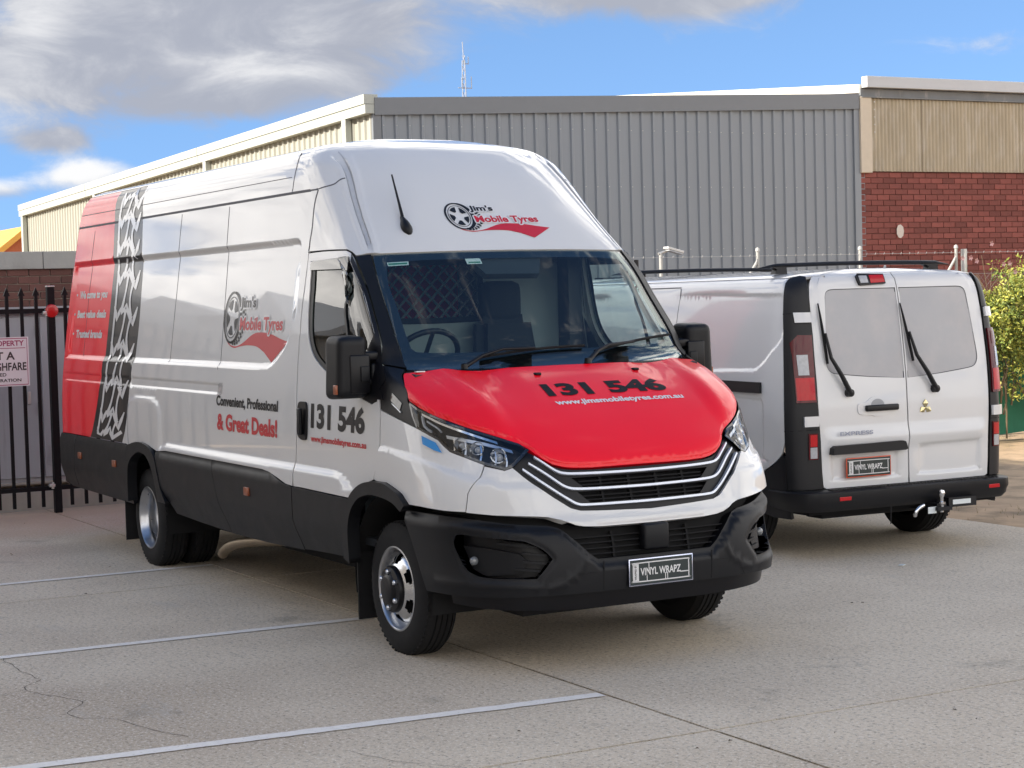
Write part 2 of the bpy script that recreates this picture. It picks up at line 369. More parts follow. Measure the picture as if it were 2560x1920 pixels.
NET=[
 row(.20,1.00,(.99,.33),(.95,.56),(.85,.74),(.66,.875),(.42,.945),.0),
 row(.30,1.03,(1.02,.33),(.985,.56),(.89,.75),(.70,.890),(.44,.960),.0),
 row(.42,1.05,(1.04,.33),(1.005,.56),(.905,.76),(.71,.910),(.45,.975),.0),
 row(.55,1.055,(1.043,.33),(1.003,.56),(.900,.75),(.70,.900),(.45,.975),.0),
 row(.68,1.03,(1.018,.33),(.978,.56),(.885,.75),(.69,.908),(.44,.980),.0),
 row(.76,1.0,(.985,.34),(.942,.55),(.845,.74),(.68,.922),(.43,.987),.0),
 row(.84,.975,(.962,.34),(.918,.55),(.832,.74),(.67,.920),(.42,.985),.0),
 row(.92,.950,(.937,.34),(.893,.55),(.815,.74),(.65,.910),(.41,.980),.0),
 row(.99,.925,(.912,.34),(.868,.54),(.795,.72),(.63,.888),(.40,.972),.0),
 row(1.06,.865,(.862,.34),(.838,.56),(.760,.72),(.60,.878),(.385,.963),-.01),
 row(1.12,.795,(.792,.34),(.77,.57),(.720,.72),(.565,.876),(.365,.958),-.02),
 row(1.20,.690,(.69,.34),(.68,.57),(.650,.745),(.52,.885),(.335,.952),-.03),
 row(1.30,.535,(.54,.34),(.535,.57),(.515,.765),(.415,.885),(.28,.945),-.05),
 row(1.40,.345,(.345,.34),(.33,.57),(.290,.78),(.20,.888),(.12,.938),-.10),
 row(1.465,.195,(.180,.34),(.138,.58),(.080,.79),(.025,.885),(-.07,.940),-.20),
 row(1.6,.075,(.062,.34),(.022,.57),(-.045,.78),(-.092,.875),(-.165,.936),(-.34,.950)),
 row(1.8,-.105,(-.118,.34),(-.155,.56),(-.218,.76),(-.268,.856),(-.335,.916),(-.48,.927)),
 row(2.0,-.285,(-.298,.33),(-.332,.55),(-.388,.74),(-.436,.828),(-.505,.890),(-.62,.900)),
 row(2.08,-.360,(-.372,.33),(-.405,.54),(-.457,.72),(-.515,.805),(-.59,.868),(-.68,.887),(-.8,.891),(-1.1,.892)),
 row(2.2,-.475,(-.487,.33),(-.522,.53),(-.58,.68),(-.650,.773),(-.735,.840),(-.83,.863),(-.95,.871),(-1.15,.874)),
 row(2.4,-.675,(-.69,.32),(-.735,.51),(-.805,.64),(-.875,.742),(-.955,.812),(-1.06,.838),(-1.18,.846),(-1.35,.849)),
 row(2.55,-.845,(-.865,.31),(-.910,.48),(-.975,.61),(-1.04,.722),(-1.125,.795),(-1.24,.817),(-1.36,.822),(-1.55,.825)),
 row(2.65,-.985,(-1.01,.30),(-1.055,.46),(-1.115,.58),(-1.18,.70),(-1.27,.767),(-1.38,.784),(-1.52,.790),(-1.75,.793)),
 row(2.72,-1.12,(-1.145,.29),(-1.185,.42),(-1.245,.53),(-1.31,.645),(-1.41,.70),(-1.53,.716),(-1.7,.723),(-1.95,.725)),
 row(2.76,-1.28,(-1.30,.27),(-1.335,.38),(-1.39,.46),(-1.46,.55),(-1.57,.585),(-1.70,.60),(-1.9,.606),(-2.2,.608)),
 row(2.785,-1.47,(-1.485,.20),(-1.51,.26),(-1.56,.31),(-1.63,.335),(-1.75,.35),(-1.9,.355),(-2.1,.357),(-2.4,.358)),
]
class Loft:
    """a body surface given as plan curves at rising heights; addressed by (U, z): U runs from the middle of the face round the corner and down the side"""
    def __init__(s, net, rear, kU=.28):
        NZ = np.array([r[0] for r in net]); NP = np.array([r[1] for r in net], float); nc = NP.shape[1]; s.nc = nc
        h = np.diff(NZ)[:, None]; fl = NP.reshape(len(NZ), -1); d = np.diff(fl, axis=0) / h; m = np.empty_like(fl); m[0] = d[0]; m[-1] = d[-1]
        m[1:-1] = (d[:-1] * h[1:] + d[1:] * h[:-1]) / (h[:-1] + h[1:])
        s.z0, s.z1 = NZ[0], NZ[-1]; s.nz = 700; s.zg = np.linspace(s.z0, s.z1, s.nz)
        i = np.clip(np.searchsorted(NZ, s.zg) - 1, 0, len(NZ) - 2); hh = (NZ[i + 1] - NZ[i])[:, None]; t = (s.zg - NZ[i])[:, None] / hh
        P = ((1 + 2 * t) * (1 - t) ** 2 * fl[i] + t * (1 - t) ** 2 * hh * m[i] + t * t * (3 - 2 * t) * fl[i + 1] + t * t * (t - 1) * hh * m[i + 1]).reshape(s.nz, nc, 2)
        T = np.empty_like(P); T[:, 1:-1] = (P[:, 2:] - P[:, :-2]) / 2; T[:, 0] = 0; T[:, 0, 1] = P[:, 1, 1]; T[:, -1] = P[:, -1] - P[:, -2]
        s.kU = kU; k = 40; cols = []; us = []
        for j in range(nc - 1):
            for q in range(k):
                t = q / k; cols.append((1 + 2 * t) * (1 - t) ** 2 * P[:, j] + t * (1 - t) ** 2 * T[:, j] + t * t * (3 - 2 * t) * P[:, j + 1] + t * t * (t - 1) * T[:, j + 1]); us.append((j + t) * kU)
        s.U8 = (nc - 1) * kU; xr = np.array([rear(z) for z in s.zg]); s.span = 4.94
        for q in range(61):
            f = q / 60; c = P[:, -1].copy(); c[:, 0] = P[:, -1, 0] + f * (xr - P[:, -1, 0]); cols.append(c); us.append(s.U8 + f * s.span)
        s.ug = np.array(us); G = np.stack(cols, 1)      # [nz, nu, 2]
        k = np.exp(-.5 * (np.arange(-18, 19) / 7.0) ** 2); k /= k.sum(); pad = np.concatenate([2 * G[:1] - G[1:19][::-1], G, 2 * G[-1:] - G[-19:-1][::-1]])
        s.G = sum(kk * pad[i:i + s.nz] for i, kk in enumerate(k))
    def base(s, U, z):
        U = np.asarray(U, float); z = np.asarray(z, float); sg = np.where(U < 0, -1., 1.); u = np.clip(np.abs(U), 0, s.ug[-1] - 1e-6)
        zi = np.clip((z - s.z0) / (s.z1 - s.z0) * (s.nz - 1), 0, s.nz - 1.001); i = zi.astype(int); fz = (zi - i)[:, None]
        j = np.clip(np.searchsorted(s.ug, u, side='right') - 1, 0, len(s.ug) - 2); fu = ((u - s.ug[j]) / (s.ug[j + 1] - s.ug[j]))[:, None]
        q = (s.G[i, j] * (1 - fu) + s.G[i, j + 1] * fu) * (1 - fz) + (s.G[i + 1, j] * (1 - fu) + s.G[i + 1, j + 1] * fu) * fz
        a = q[:, 1]; k = getattr(s, 'asym', None)
        if k: a = np.where(U >= 0, np.minimum(a, k[0]) + np.maximum(a - k[0], 0) * k[1], a)
        return np.stack([q[:, 0], sg * a, z], 1)
    def nrm(s, U, z, f, h=.004):
        a = f(U + h, z) - f(U - h, z); b = f(U, z + h) - f(U, z - h); n = np.cross(a, b); n /= (np.linalg.norm(n, axis=1)[:, None] + 1e-12)
        return n
    def full(s, U, z, off=0., disp=None):
        U = np.asarray(U, float); z = np.asarray(z, float); X = s.base(U, z); N = s.nrm(U, z, s.base)
        d = off + (disp(X, U) if disp is not None else 0.)
        return X + N * (np.asarray(d).reshape(-1, 1) if np.ndim(d) else d)
    def u(s, x, a, z):
        """U of the surface point of height z nearest to plan position (x, a)"""
        i = int(np.clip(round((z - s.z0) / (s.z1 - s.z0) * (s.nz - 1)), 0, s.nz - 1)); g = s.G[i]; p = np.array([x, abs(a)])
        d = np.linalg.norm(g - p, axis=1); j = int(np.argmin(d)); best = (1e9, 0)
        for k in (j - 1, j):
            if 0 <= k < len(g) - 1:
                ab = g[k + 1] - g[k]; t = np.clip(((p - g[k]) @ ab) / (ab @ ab + 1e-12), 0, 1); e = np.linalg.norm(p - g[k] - t * ab); best = min(best, (e, s.ug[k] + t * (s.ug[k + 1] - s.ug[k])))
        return best[1]
    def ux(s, x, z):
        """U on the side at length x"""
        i = int(np.clip(round((z - s.z0) / (s.z1 - s.z0) * (s.nz - 1)), 0, s.nz - 1)); g = s.G[i][:, 0]; k = np.argmax(g); return float(np.interp(-x, -g[k:], s.ug[k:]))
    def ua(s, a, z):
        k = getattr(s, 'asym', None)
        if k and a > k[0]: a = k[0] + (a - k[0]) / k[1]
        i = int(np.clip(round((z - s.z0) / (s.z1 - s.z0) * (s.nz - 1)), 0, s.nz - 1)); return float(np.interp(abs(a), s.G[i][:, 1], s.ug)) * (1 if a >= 0 else -1)
    def L(s, pts, smooth=0):
        """3D points (x, a, z) of one side -> (U, z); smooth>0 resamples"""
        q = np.array([(s.u(*p), p[2]) for p in pts])
        return smooth_path(q, smooth) if smooth else q
    def LX(s, pts, smooth=0):
        q = np.array([(s.ux(x, z), z) for x, z in pts]); return smooth_path(q, smooth) if smooth else q
def densify(loop, st):
    out = []; P = np.asarray(loop, float)
    for a, b in zip(P, np.roll(P, -1, axis=0)):
        n = max(1, int(np.ceil(np.linalg.norm(b - a) / st)))
        for k in range(n): out.append(a + (b - a) * k / n)
    return np.array(out)
def sym_loop(half):
    """half runs from the centre line round to the centre line (U>=0)"""
    h = np.asarray(half, float); m = h[::-1].copy(); m[:, 0] *= -1
    return np.concatenate([h, m[1:-1]] if abs(h[0, 0]) < 1e-6 and abs(h[-1, 0]) < 1e-6 else [h, m])
def patch(name, lf, loop, mat, parent, sgn=1, off=0., step=.035, holes=(), disp=None, extra=None, flange=.012, edge=None, label=None, zfeat=None):
    lp = densify(loop, edge or step); hs = [densify(h, edge or step) for h in holes]
    lo, hi = lp.min(0), lp.max(0)
    gu = np.arange(lo[0] + step * .37, hi[0], step); gz = np.arange(lo[1] + step * .41, hi[1], step)
    G = np.array([(a, b) for b in gz for a in gu]) if len(gu) and len(gz) else np.zeros((0, 2))
    if zfeat is not None and len(G): G = G[np.abs(G[:, 1:2] - np.asarray(zfeat)[None]).min(1) > .022]
    if extra is not None: G = np.concatenate([G, np.asarray(extra, float)]) if len(G) else np.asarray(extra, float)
    if len(G):
        k = inpoly(G, lp)
        for h in hs: k &= ~inpoly(G, h)
        G = G[k]
        if len(G):
            keep = pldist(G, np.vstack([lp, lp[:1]])) > step * .3
            for h in hs: keep &= pldist(G, np.vstack([h, h[:1]])) > step * .3
            G = G[keep]
    V = [tuple(q) for q in lp]; E = [(i, (i + 1) % len(lp)) for i in range(len(lp))]
    for h in hs:
        n0 = len(V); V += [tuple(q) for q in h]; E += [(n0 + i, n0 + (i + 1) % len(h)) for i in range(len(h))]
    V += [tuple(q) for q in G]
    vo, eo, fo, *_ = delaunay_2d_cdt([Vector(v) for v in V], E, [], 0, 1e-6)
    P = np.array([v[:] for v in vo]); F = [tuple(f) for f in fo]
    C = np.array([P[list(f)].mean(0) for f in F]); ok = inpoly(C, lp)
    for h in hs: ok &= ~inpoly(C, h)
    F = [f for f, o in zip(F, ok) if o]
    U, Zc = P[:, 0] * sgn, P[:, 1]
    fn = lambda u, z: lf.full(u, z, off, disp)
    X = fn(U, Zc); N = lf.nrm(U, Zc, fn, .003)
    FF = [f if sgn > 0 else f[::-1] for f in F]
    Xs = [tuple(v) for v in X]; Ns = [tuple(v) for v in N]
    if flange:
        cnt = {}
        for f in FF:
            for a, b in zip(f, f[1:] + f[:1]): cnt[(a, b)] = 1
        be = [(a, b) for (a, b) in cnt if (b, a) not in cnt]; top = {}; bot = {}; acc = {}
        for a, b in be:
            t = X[b] - X[a]; o = np.cross(t, N[a]); acc[a] = acc.get(a, 0) + o; acc[b] = acc.get(b, 0) + o
        for v in acc:
            o = acc[v] / (np.linalg.norm(acc[v]) + 1e-12)
            top[v] = len(Xs); Xs.append(tuple(X[v])); Ns.append(tuple(o)); bot[v] = len(Xs); Xs.append(tuple(X[v] - N[v] * flange)); Ns.append(tuple(o))
        FF = FF + [(top[b], top[a], bot[a], bot[b]) for a, b in be]
    me = bpy.data.meshes.new(name); me.from_pydata(Xs, [], FF); me.materials.append(mat)
    me.polygons.foreach_set('use_smooth', [True] * len(me.polygons)); me.update()
    try: me.normals_split_custom_set_from_vertices(Ns)
    except Exception: pass
    o = finish(bpy.data.objects.new(name, me), parent)
    if label: o['label'] = label
    return o
def ribbon(name, lf, path, wdt, mat, parent, sgn=1, off=.004, n=5, thick=.006, disp=None, prof=None):
    """a raised strip following a (U, z) path on the surface"""
    P = smooth_path(path, n) if n else np.asarray(path, float); V, F = stroke(P, wdt)
    fn = lambda o: lf.full(V[:, 0] * sgn, V[:, 1], o, disp)
    A, Bq = fn(off), fn(off - thick); m = len(A); FF = [f if sgn < 0 else f[::-1] for f in F]
    FF += [tuple(i + m for i in f[::-1]) for f in FF]
    k = m // 2
    for i in range(k - 1):
        FF += [(2 * i, 2 * i + 2, 2 * i + 2 + m, 2 * i + m), (2 * i + 1, 2 * i + 1 + m, 2 * i + 3 + m, 2 * i + 3)]
    FF += [(0, m, m + 1, 1), (m - 2, m - 1, 2 * m - 1, 2 * m - 2)]
    b = MB(); b.add(list(A) + list(Bq), FF); return b.build(name, mat, parent, smooth=40)
def decal(name, lf, V, F, tofn, mat, parent, sgn=1, off=.003, du=.05, dv=.05, disp=None):
    """flat print laid on the surface: V in (u, v) print coordinates, tofn -> (U, z)"""
    if du: V, F = slice_uv(np.asarray(V, float), F, du, dv)
    UZ = np.array([tofn(a, b) for a, b in V]); X = lf.full(UZ[:, 0], UZ[:, 1], off, disp)
    return mesh(name, X, F, mat, parent)
# ================================================================ the wrapped delivery van (front axle at the origin, nose to +x)
def xrear(z): return float(crv([.2, .9, 1.5, 1.9, 2.2, 2.5, 2.7, 2.8], [-6.04, -6.05, -6.04, -6.02, -5.98, -5.93, -5.87, -5.82], z))
VL = Loft(NET, xrear)
van = empty('delivery_van', label='white high-roof delivery van with red bonnet and red rear wrap', cat='van')
C2 = lambda pts: [(x, -a if a < 0 else a, z) for x, a, z in pts]

# --- pressings of the sides
_rec = smooth_path([(-5.93, 1.437), (-3.0, 1.437), (-1.70, 1.437), (-1.58, 1.450), (-1.47, 1.495), (-1.36, 1.572), (-1.30, 1.66), (-1.262, 1.85), (-1.245, 2.08), (-1.25, 2.16), (-1.30, 2.19), (-1.5, 2.195), (-3.0, 2.193), (-5.9, 2.190), (-5.96, 2.15), (-5.97, 1.8), (-5.97, 1.48)], 5, True)
_cz = np.array([(-6.1, .0), (-3.66, .0), (-3.63, .84), (-3.56, .885), (-3.43, .918), (-.56, .922), (-.49, .915), (-.39, .871), (-.31, .82), (-.28, .0), (1.1, .0)])
def side_disp(X, U):
    P = X[:, [0, 2]]; d = np.zeros(len(P)); sidem = np.abs(U) > 1.5
    i = inpoly(P, _rec); e = pldist(P, np.vstack([_rec, _rec[:1]])); d -= .018 * np.where(i, ss(e, 0, .034), 0)
    zc = np.interp(P[:, 0], _cz[:, 0], _cz[:, 1]); d += .020 * ss(zc - P[:, 1], 0, .045)
    inb = (P[:, 0] < -2.40) & (P[:, 0] > -5.99); d -= .007 * np.where(inb, ss(P[:, 1], 1.262, 1.278) * (1 - ss(P[:, 1], 1.322, 1.338)), 0)
    q = ((P[:, 0] + 3.93) / .40) ** 4 + ((P[:, 1] - .98) / .235) ** 4; d += .012 * (1 - ss(q, .45, 1.0))
    return np.where(sidem, d, 0)
def rowpts(x0, x1, zs, st=.06): return [(VL.ux(x, z), z) for z in zs for x in np.arange(x0, x1, st)]
_feat = [.865, .885, .90, .915, .93, 1.258, 1.272, 1.284, 1.316, 1.328, 1.342, 1.428, 1.441, 1.452, 1.463, 1.476, 2.150, 2.163, 2.174, 2.185, 2.198]
EXTRA = rowpts(-6.0, -1.14, _feat) + [(VL.ux(x, z), z) for z in np.arange(1.42, 1.72, .016) for x in np.arange(-1.72, -1.18, .018)] + [(VL.ux(x, z), z) for z in np.arange(2.06, 2.21, .014) for x in np.arange(-1.4, -1.2, .016)] \
    + [(VL.ux(x, z), z) for z in np.arange(.76, 1.24, .022) for x in np.arange(-4.36, -3.5, .03)]
rarch = [(-4.300, .50), (-4.290, .70), (-4.265, .83), (-4.171, .862), (-4.022, .884), (-3.878, .883), (-3.739, .86), (-3.66, .821), (-3.61, .772), (-3.525, .605), (-3.345, .435)]
blackR = [(-4.459, .853), (-4.371, .96), (-4.302, 1.117), (-4.258, 1.317), (-4.238, 1.467), (-4.215, 1.691), (-4.225, 1.959), (-4.244, 2.193), (-4.29, 2.455)]
redD = [(-5.271, .853), (-5.194, .93), (-5.064, 1.126), (-4.998, 1.317), (-4.975, 1.475), (-4.958, 1.813), (-4.946, 2.085), (-4.96, 2.339), (-4.98, 2.455)]
def lx(p, n=0): return VL.LX(p, n)
gut = VL.L([(-1.50, .66, 2.735), (-1.40, .655, 2.718), (-1.29, .645, 2.690), (-1.187, .640, 2.635), (-1.095, .650, 2.577), (-1.024, .660, 2.52), (-.964, .672, 2.462), (-.904, .684, 2.404), (-.838, .698, 2.347), (-.77, .712, 2.291), (-.701, .726, 2.235), (-.63, .742, 2.179), (-.575, .755, 2.135)], 3)
def roof_disp(X, U):
    P = np.stack([np.abs(U), X[:, 2]], 1); d = pldist(P, gut); r = -.016 * (1 - ss(d, .026, .044)) + .007 * ss(d, .030, .05) * (1 - ss(d, .09, .16))
    return r * (1 - ss(X[:, 2], 2.58, 2.68))
_gx = []
for dd in (-.16, -.12, -.09, -.065, -.05, -.043, -.036, -.028, -.02, 0, .02, .028, .036, .043, .05, .065, .09, .12, .16):
    t = np.gradient(gut, axis=0); t /= np.linalg.norm(t, axis=1)[:, None]; _gx += [tuple(q) for q in gut + np.stack([-t[:, 1], t[:, 0]], 1) * dd]
doortop = [(-1.118, .888, 2.112), (-.928, .887, 2.112), (-.633, .869, 2.107), (-.589, .860, 2.094), (-.548, .854, 2.07)]
ztop = 2.785
roofw = [(VL.ux(-4.29, 2.465), 2.465), (VL.ux(-4.33, 2.55), 2.55), (VL.ux(-4.42, 2.70), 2.70), (VL.U8 + VL.span, 2.70), (VL.U8 + VL.span, ztop), (0, ztop)]
half = [(0, 2.0845), *VL.L([(-.376, .33, 2.083), (-.41, .54, 2.080), (-.46, .72, 2.077), (-.490, .789, 2.0755), (-.53, .845, 2.073)]), *VL.L(doortop[::-1]), *lx([(-1.118, 2.2), (-1.112, 2.35), (-1.10, 2.465), (-2.5, 2.465)]), *roofw]
patch('roof', VL, sym_loop(half), WHITE, van, step=.045, disp=roof_disp, extra=_gx + [(-a, b) for a, b in _gx], flange=.02)
# roof top closing sheet
tb = MB(); U = np.linspace(0, VL.U8 + VL.span, 60); X = VL.full(U, np.full(60, ztop - .002)); 
tb.add([(x[0], x[1], x[2]) for x in X] + [(x[0], -x[1], x[2]) for x in X], [(i, i + 1, 60 + i + 1, 60 + i) for i in range(59)]); tb.build('roof_skin', WHITE, van)
SIDES = ((-1, 'right'), (1, 'left'))
bl = lx(blackR, 4); rd = lx(redD, 4)
for sg, _ in SIDES:
    bot = lx([(-4.459, .853), (-4.353, .851), (-4.268, .836)] + rarch[3:7] + [(-3.63, .842), (-3.411, .857), (-2.49, .856), (-1.62, .855), (-1.505, .846), (-1.365, .819), (-1.256, .796), (-1.15, .790)])
    lw = np.concatenate([bot, lx([(-1.145, .9), (-1.13, 1.0), (-1.118, 1.146), (-1.150, 1.475), (-1.158, 1.773), (-1.130, 2.11), (-1.118, 2.2), (-1.112, 2.35), (-1.10, 2.455)]), lx([(-2.5, 2.455), (-4.29, 2.455)]), bl[::-1][1:-1]])
    patch('side_panel', VL, lw, WHITE, van, sg, zfeat=_feat, disp=side_disp, extra=EXTRA, step=.06, edge=.05)
    lb = np.concatenate([lx([(-5.271, .853), (-4.459, .853)]), bl[1:-1], lx([(-4.29, 2.455), (-4.98, 2.455)]), rd[::-1][1:-1]])
    patch('tyre_track_band', VL, lb, BLACKV, van, sg, zfeat=_feat, disp=side_disp, extra=EXTRA, step=.06, edge=.05, label='glossy black band printed with a white tyre track')
    lr = np.concatenate([lx([(-6.04, .853), (-5.271, .853)]), rd[1:-1], lx([(-4.98, 2.455), (-5.93, 2.455), (-5.98, 2.2), (-6.02, 1.9), (-6.035, 1.5)])])
    patch('red_rear_wrap', VL, lr, REDV, van, sg, zfeat=_feat, disp=side_disp, extra=EXTRA, step=.06, edge=.05, label='red vinyl rear quarter with white slogan lines')
    patch('roof_side_band', VL, [(VL.ux(-4.98, 2.465), 2.465), (VL.ux(-4.29, 2.465), 2.465), (VL.ux(-4.33, 2.55), 2.55), (VL.ux(-4.42, 2.695), 2.695), (VL.ux(-5.06, 2.695), 2.695), (VL.ux(-5.01, 2.55), 2.55)], BLACKV, van, sg, step=.05)
    patch('roof_side_red', VL, [(VL.U8 + VL.span, 2.465), (VL.ux(-4.98, 2.465), 2.465), (VL.ux(-5.01, 2.55), 2.55), (VL.ux(-5.06, 2.695), 2.695), (VL.U8 + VL.span, 2.695)], REDV, van, sg, step=.05)
    # seams and joints
    for nm, pth, wd in (('roof_seam', [(-6.0, 2.460), (-4.0, 2.460), (-1.10, 2.460)], .016), ('roof_crease', [(-5.9, 2.555), (-3.5, 2.555), (-1.5, 2.555)], .004), ('body_seam', [(-3.42, 2.44), (-3.44, 1.9), (-3.46, 1.45)], .005), ('body_seam', [(-2.50, 2.44), (-2.48, 1.9), (-2.462, 1.42)], .005), ('body_seam', [(-5.48, 2.42), (-5.55, 1.95), (-5.56, 1.46)], .005)):
        P = lx(pth); P = densify(P, .04)[:-int(np.ceil(np.linalg.norm(P[0] - P[-1]) / .04))] if False else np.array([(VL.ux(np.interp(t, [0, .5, 1], [q[0] for q in pth]), np.interp(t, [0, .5, 1], [q[1] for q in pth])), np.interp(t, [0, .5, 1], [q[1] for q in pth])) for t in np.linspace(0, 1, 60)])
        ribbon(nm, VL, P, wd, SEAM, van, sg, off=.0012 if wd < .01 else .0005, n=0, thick=.004, disp=side_disp)
    ribbon('roof_joint', VL, VL.L([(-1.10, .83, 2.462), (-1.006, .781, 2.480), (-.996, .743, 2.503), (-.975, .70, 2.512)], 4), .006, SEAM, van, sg, off=.001, n=0, disp=roof_disp)
    ribbon('roof_joint', VL, lx([(-1.462, 2.47), (-1.455, 2.55), (-1.46, 2.62), (-1.53, 2.70)], 6), .005, SEAM, van, sg, off=.001, n=0)
    gl_ = gut[gut[:, 1] < 2.66]; tt = np.gradient(gl_, axis=0); tt /= np.linalg.norm(tt, axis=1)[:, None]; nn_ = np.stack([-tt[:, 1], tt[:, 0]], 1)
    for dd, wd in ((.034, .012), (-.034, .009)): ribbon('gutter_shade_line', VL, gl_ + nn_ * dd, wd, pbr('gutter_shade', (.42, .43, .46), .6), van, sg, off=.0015, n=0, thick=.003, disp=roof_disp)  # grey lines paint the shade along both edges of the groove
    ribbon('shut_line', VL, lx([(-1.128, 2.115), (-1.118, 2.2), (-1.112, 2.35), (-1.10, 2.458)], 6), .009, SEAM, van, sg, off=.0012, n=0, thick=.003)
    ribbon('shut_line', VL, lx([(-1.1375, .79), (-1.1375, .9), (-1.1235, 1.0), (-1.1115, 1.146), (-1.1435, 1.475), (-1.1515, 1.773), (-1.124, 2.105)], 6), .020, VOID, van, sg, off=-.010, n=0, thick=.003)
    ribbon('shut_line', VL, VL.L([(-1.118, .888, 2.108), (-.928, .887, 2.108), (-.633, .869, 2.103), (-.592, .861, 2.090), (-.552, .857, 2.065)], 4), .022, VOID, van, sg, off=-.010, n=0, thick=.003)
    # --- front wing, pillar, cowl, headlamp
    gapline = [(.726, .884, .795), (.723, .868, .881), (.729, .851, .911), (.741, .812, .957), (.734, .785, 1.010)]
    hlbot = [(.734, .781, 1.014), (.649, .844, 1.050), (.576, .885, 1.075), (.537, .899, 1.102), (.502, .911, 1.130), (.439, .933, 1.154), (.35, .951, 1.182)]
    cowl_low = [(.238, .967, 1.209), (.12, .978, 1.236), (.0, .986, 1.262)]
    wl = VL.L(gapline + hlbot + cowl_low + [(.006, .990, 1.18), (.008, .996, 1.085), (-.026, 1.0, .995), (-.066, 1.001, .905), (-.038, 1.0, .899), (.09, .998, .899), (.193, .996, .875), (.261, .995, .855), (.334, .994, .807), (.431, .986, .806), (.625, .948, .798)])
    wing_crease = VL.L([(.0, .99, 1.085), (.133, .99, 1.078), (.463, .949, 1.036), (.738, .814, .959), (.842, .694, .919)])
    def wing_disp(X, U):
        P = np.stack([np.abs(U), X[:, 2]], 1); zc = np.interp(np.abs(U), wing_crease[::-1, 0], wing_crease[::-1, 1]); e = zc - P[:, 1]
        return .010 * ss(e, -.002, .03) * (1 - ss(e, .05, .16)) + .006 * ss(e, .05, .16)
    wx = [(u, np.interp(u, wing_crease[::-1, 0], wing_crease[::-1, 1]) + dz) for u in np.arange(.6, 1.72, .03) for dz in (-.16, -.12, -.09, -.06, -.04, -.025, -.012, 0, .01)]
    patch('front_wing', VL, wl, WHITE, van, sg, disp=wing_disp, step=.03, extra=wx)
    pout = [(-.540, .858, 2.062), (-.354, .872, 1.884), (-.216, .890, 1.721), (-.12, .911, 1.601), (-.084, .928, 1.495)]
    pin = [(.046, .853, 1.472), (-.03, .843, 1.533), (-.111, .843, 1.642), (-.237, .829, 1.786), (-.365, .815, 1.939), (-.488, .792, 2.070)]
    patch('a_pillar_cover', VL, np.concatenate([VL.L(pout, 3), VL.L(pin, 3)]), PLASTIC, van, sg, step=.025, flange=.02, off=.004)
    cw = VL.L([(-.078, .931, 1.488), (-.007, .905, 1.478), (.044, .860, 1.466), (.073, .893, 1.443), (.174, .931, 1.387), (.238, .948, 1.320), (.300, .952, 1.243), (.338, .953, 1.190)] + [(x, a, z + .006) for x, a, z in cowl_low] + [(-.012, .981, 1.316), (-.05, .955, 1.41)])
    patch('cowl_panel', VL, cw, PLASTIC2, van, sg, step=.03)
    ribbon('side_badge', VL, VL.L([(.10, .96, 1.335), (.20, .955, 1.285)]), .05, GLOSSB, van, sg, off=.004, n=3)
    ribbon('side_badge', VL, VL.L([(.115, .96, 1.300), (.205, .955, 1.258)]), .006, SATIN, van, sg, off=.006, n=3)
    hl = [(.268, .945, 1.303), (.334, .938, 1.278), (.427, .915, 1.249), (.521, .873, 1.217), (.605, .817, 1.187), (.672, .753, 1.160), (.728, .684, 1.132), (.775, .611, 1.104), (.809, .580, 1.082), (.822, .629, 1.046), (.816, .672, 1.008), (.804, .705, .995), (.734, .781, 1.022), (.649, .844, 1.058), (.576, .885, 1.083), (.537, .899, 1.110), (.502, .911, 1.138), (.439, .933, 1.162), (.35, .951, 1.190), (.307, .951, 1.243)]
    hu = VL.L(hl)
    lamp = patch('headlight', VL, hu, VOID, van, sg, off=-.045, step=.03, flange=-.043)
    patch('lens', VL, hu, CLEARG, lamp, sg, off=.001, step=.03, flange=0)
    rim = stroke(np.vstack([hu, hu[:1]]), .014); 
    decal('lens_edge', VL, rim[0], rim[1], lambda a, b: (a * sg, b), GLOSSB, lamp, off=.002, du=0)
    inn = lambda pts, o=0: VL.L(pts)
    ribbon('light_guide', VL, inn([(.36, .935, 1.255), (.427, .915, 1.236), (.521, .873, 1.203), (.605, .817, 1.172), (.672, .753, 1.144), (.715, .695, 1.122)]), .013, CHROME, lamp, sg, off=-.012, thick=.012)
    ribbon('light_guide', VL, inn([(.36, .935, 1.248), (.385, .94, 1.198), (.44, .93, 1.172)]), .012, CLEARL, lamp, sg, off=-.012, thick=.012, n=2)
    ribbon('light_guide', VL, inn([(.40, .925, 1.222), (.47, .905, 1.193), (.50, .90, 1.172)]), .010, CLEARL, lamp, sg, off=-.014, thick=.012, n=2)
    for (x, a, z, rr) in ((.60, .835, 1.115, .034), (.66, .775, 1.095, .036), (.735, .70, 1.06, .040)):
        uu = VL.u(x, a, z); cpt = VL.full(np.array([uu * sg]), np.array([z]), -.03)[0]; nn = VL.nrm(np.array([uu * sg]), np.array([z]), VL.base)[0]
        b = MB(); b.lathe([(rr, .022), (rr * .96, .010), (rr * .75, -.004), (rr * .4, -.012), (.001, -.014)], (0, 0, 0), 'z', 24); q = Vector(nn).to_track_quat('Z', 'Y'); b.V = [tuple(q @ Vector(v) + Vector(cpt)) for v in b.V]; b.build('reflector_bowl', CHROME, lamp, smooth=40)
        b = MB(); b.lathe([(.0, .012), (rr * .35, .008), (rr * .5, -.003)], (0, 0, 0), 'z', 18); b.V = [tuple(q @ Vector(v) + Vector(cpt)) for v in b.V]; b.build('lamp_bulb', CLEARL, lamp, smooth=60)
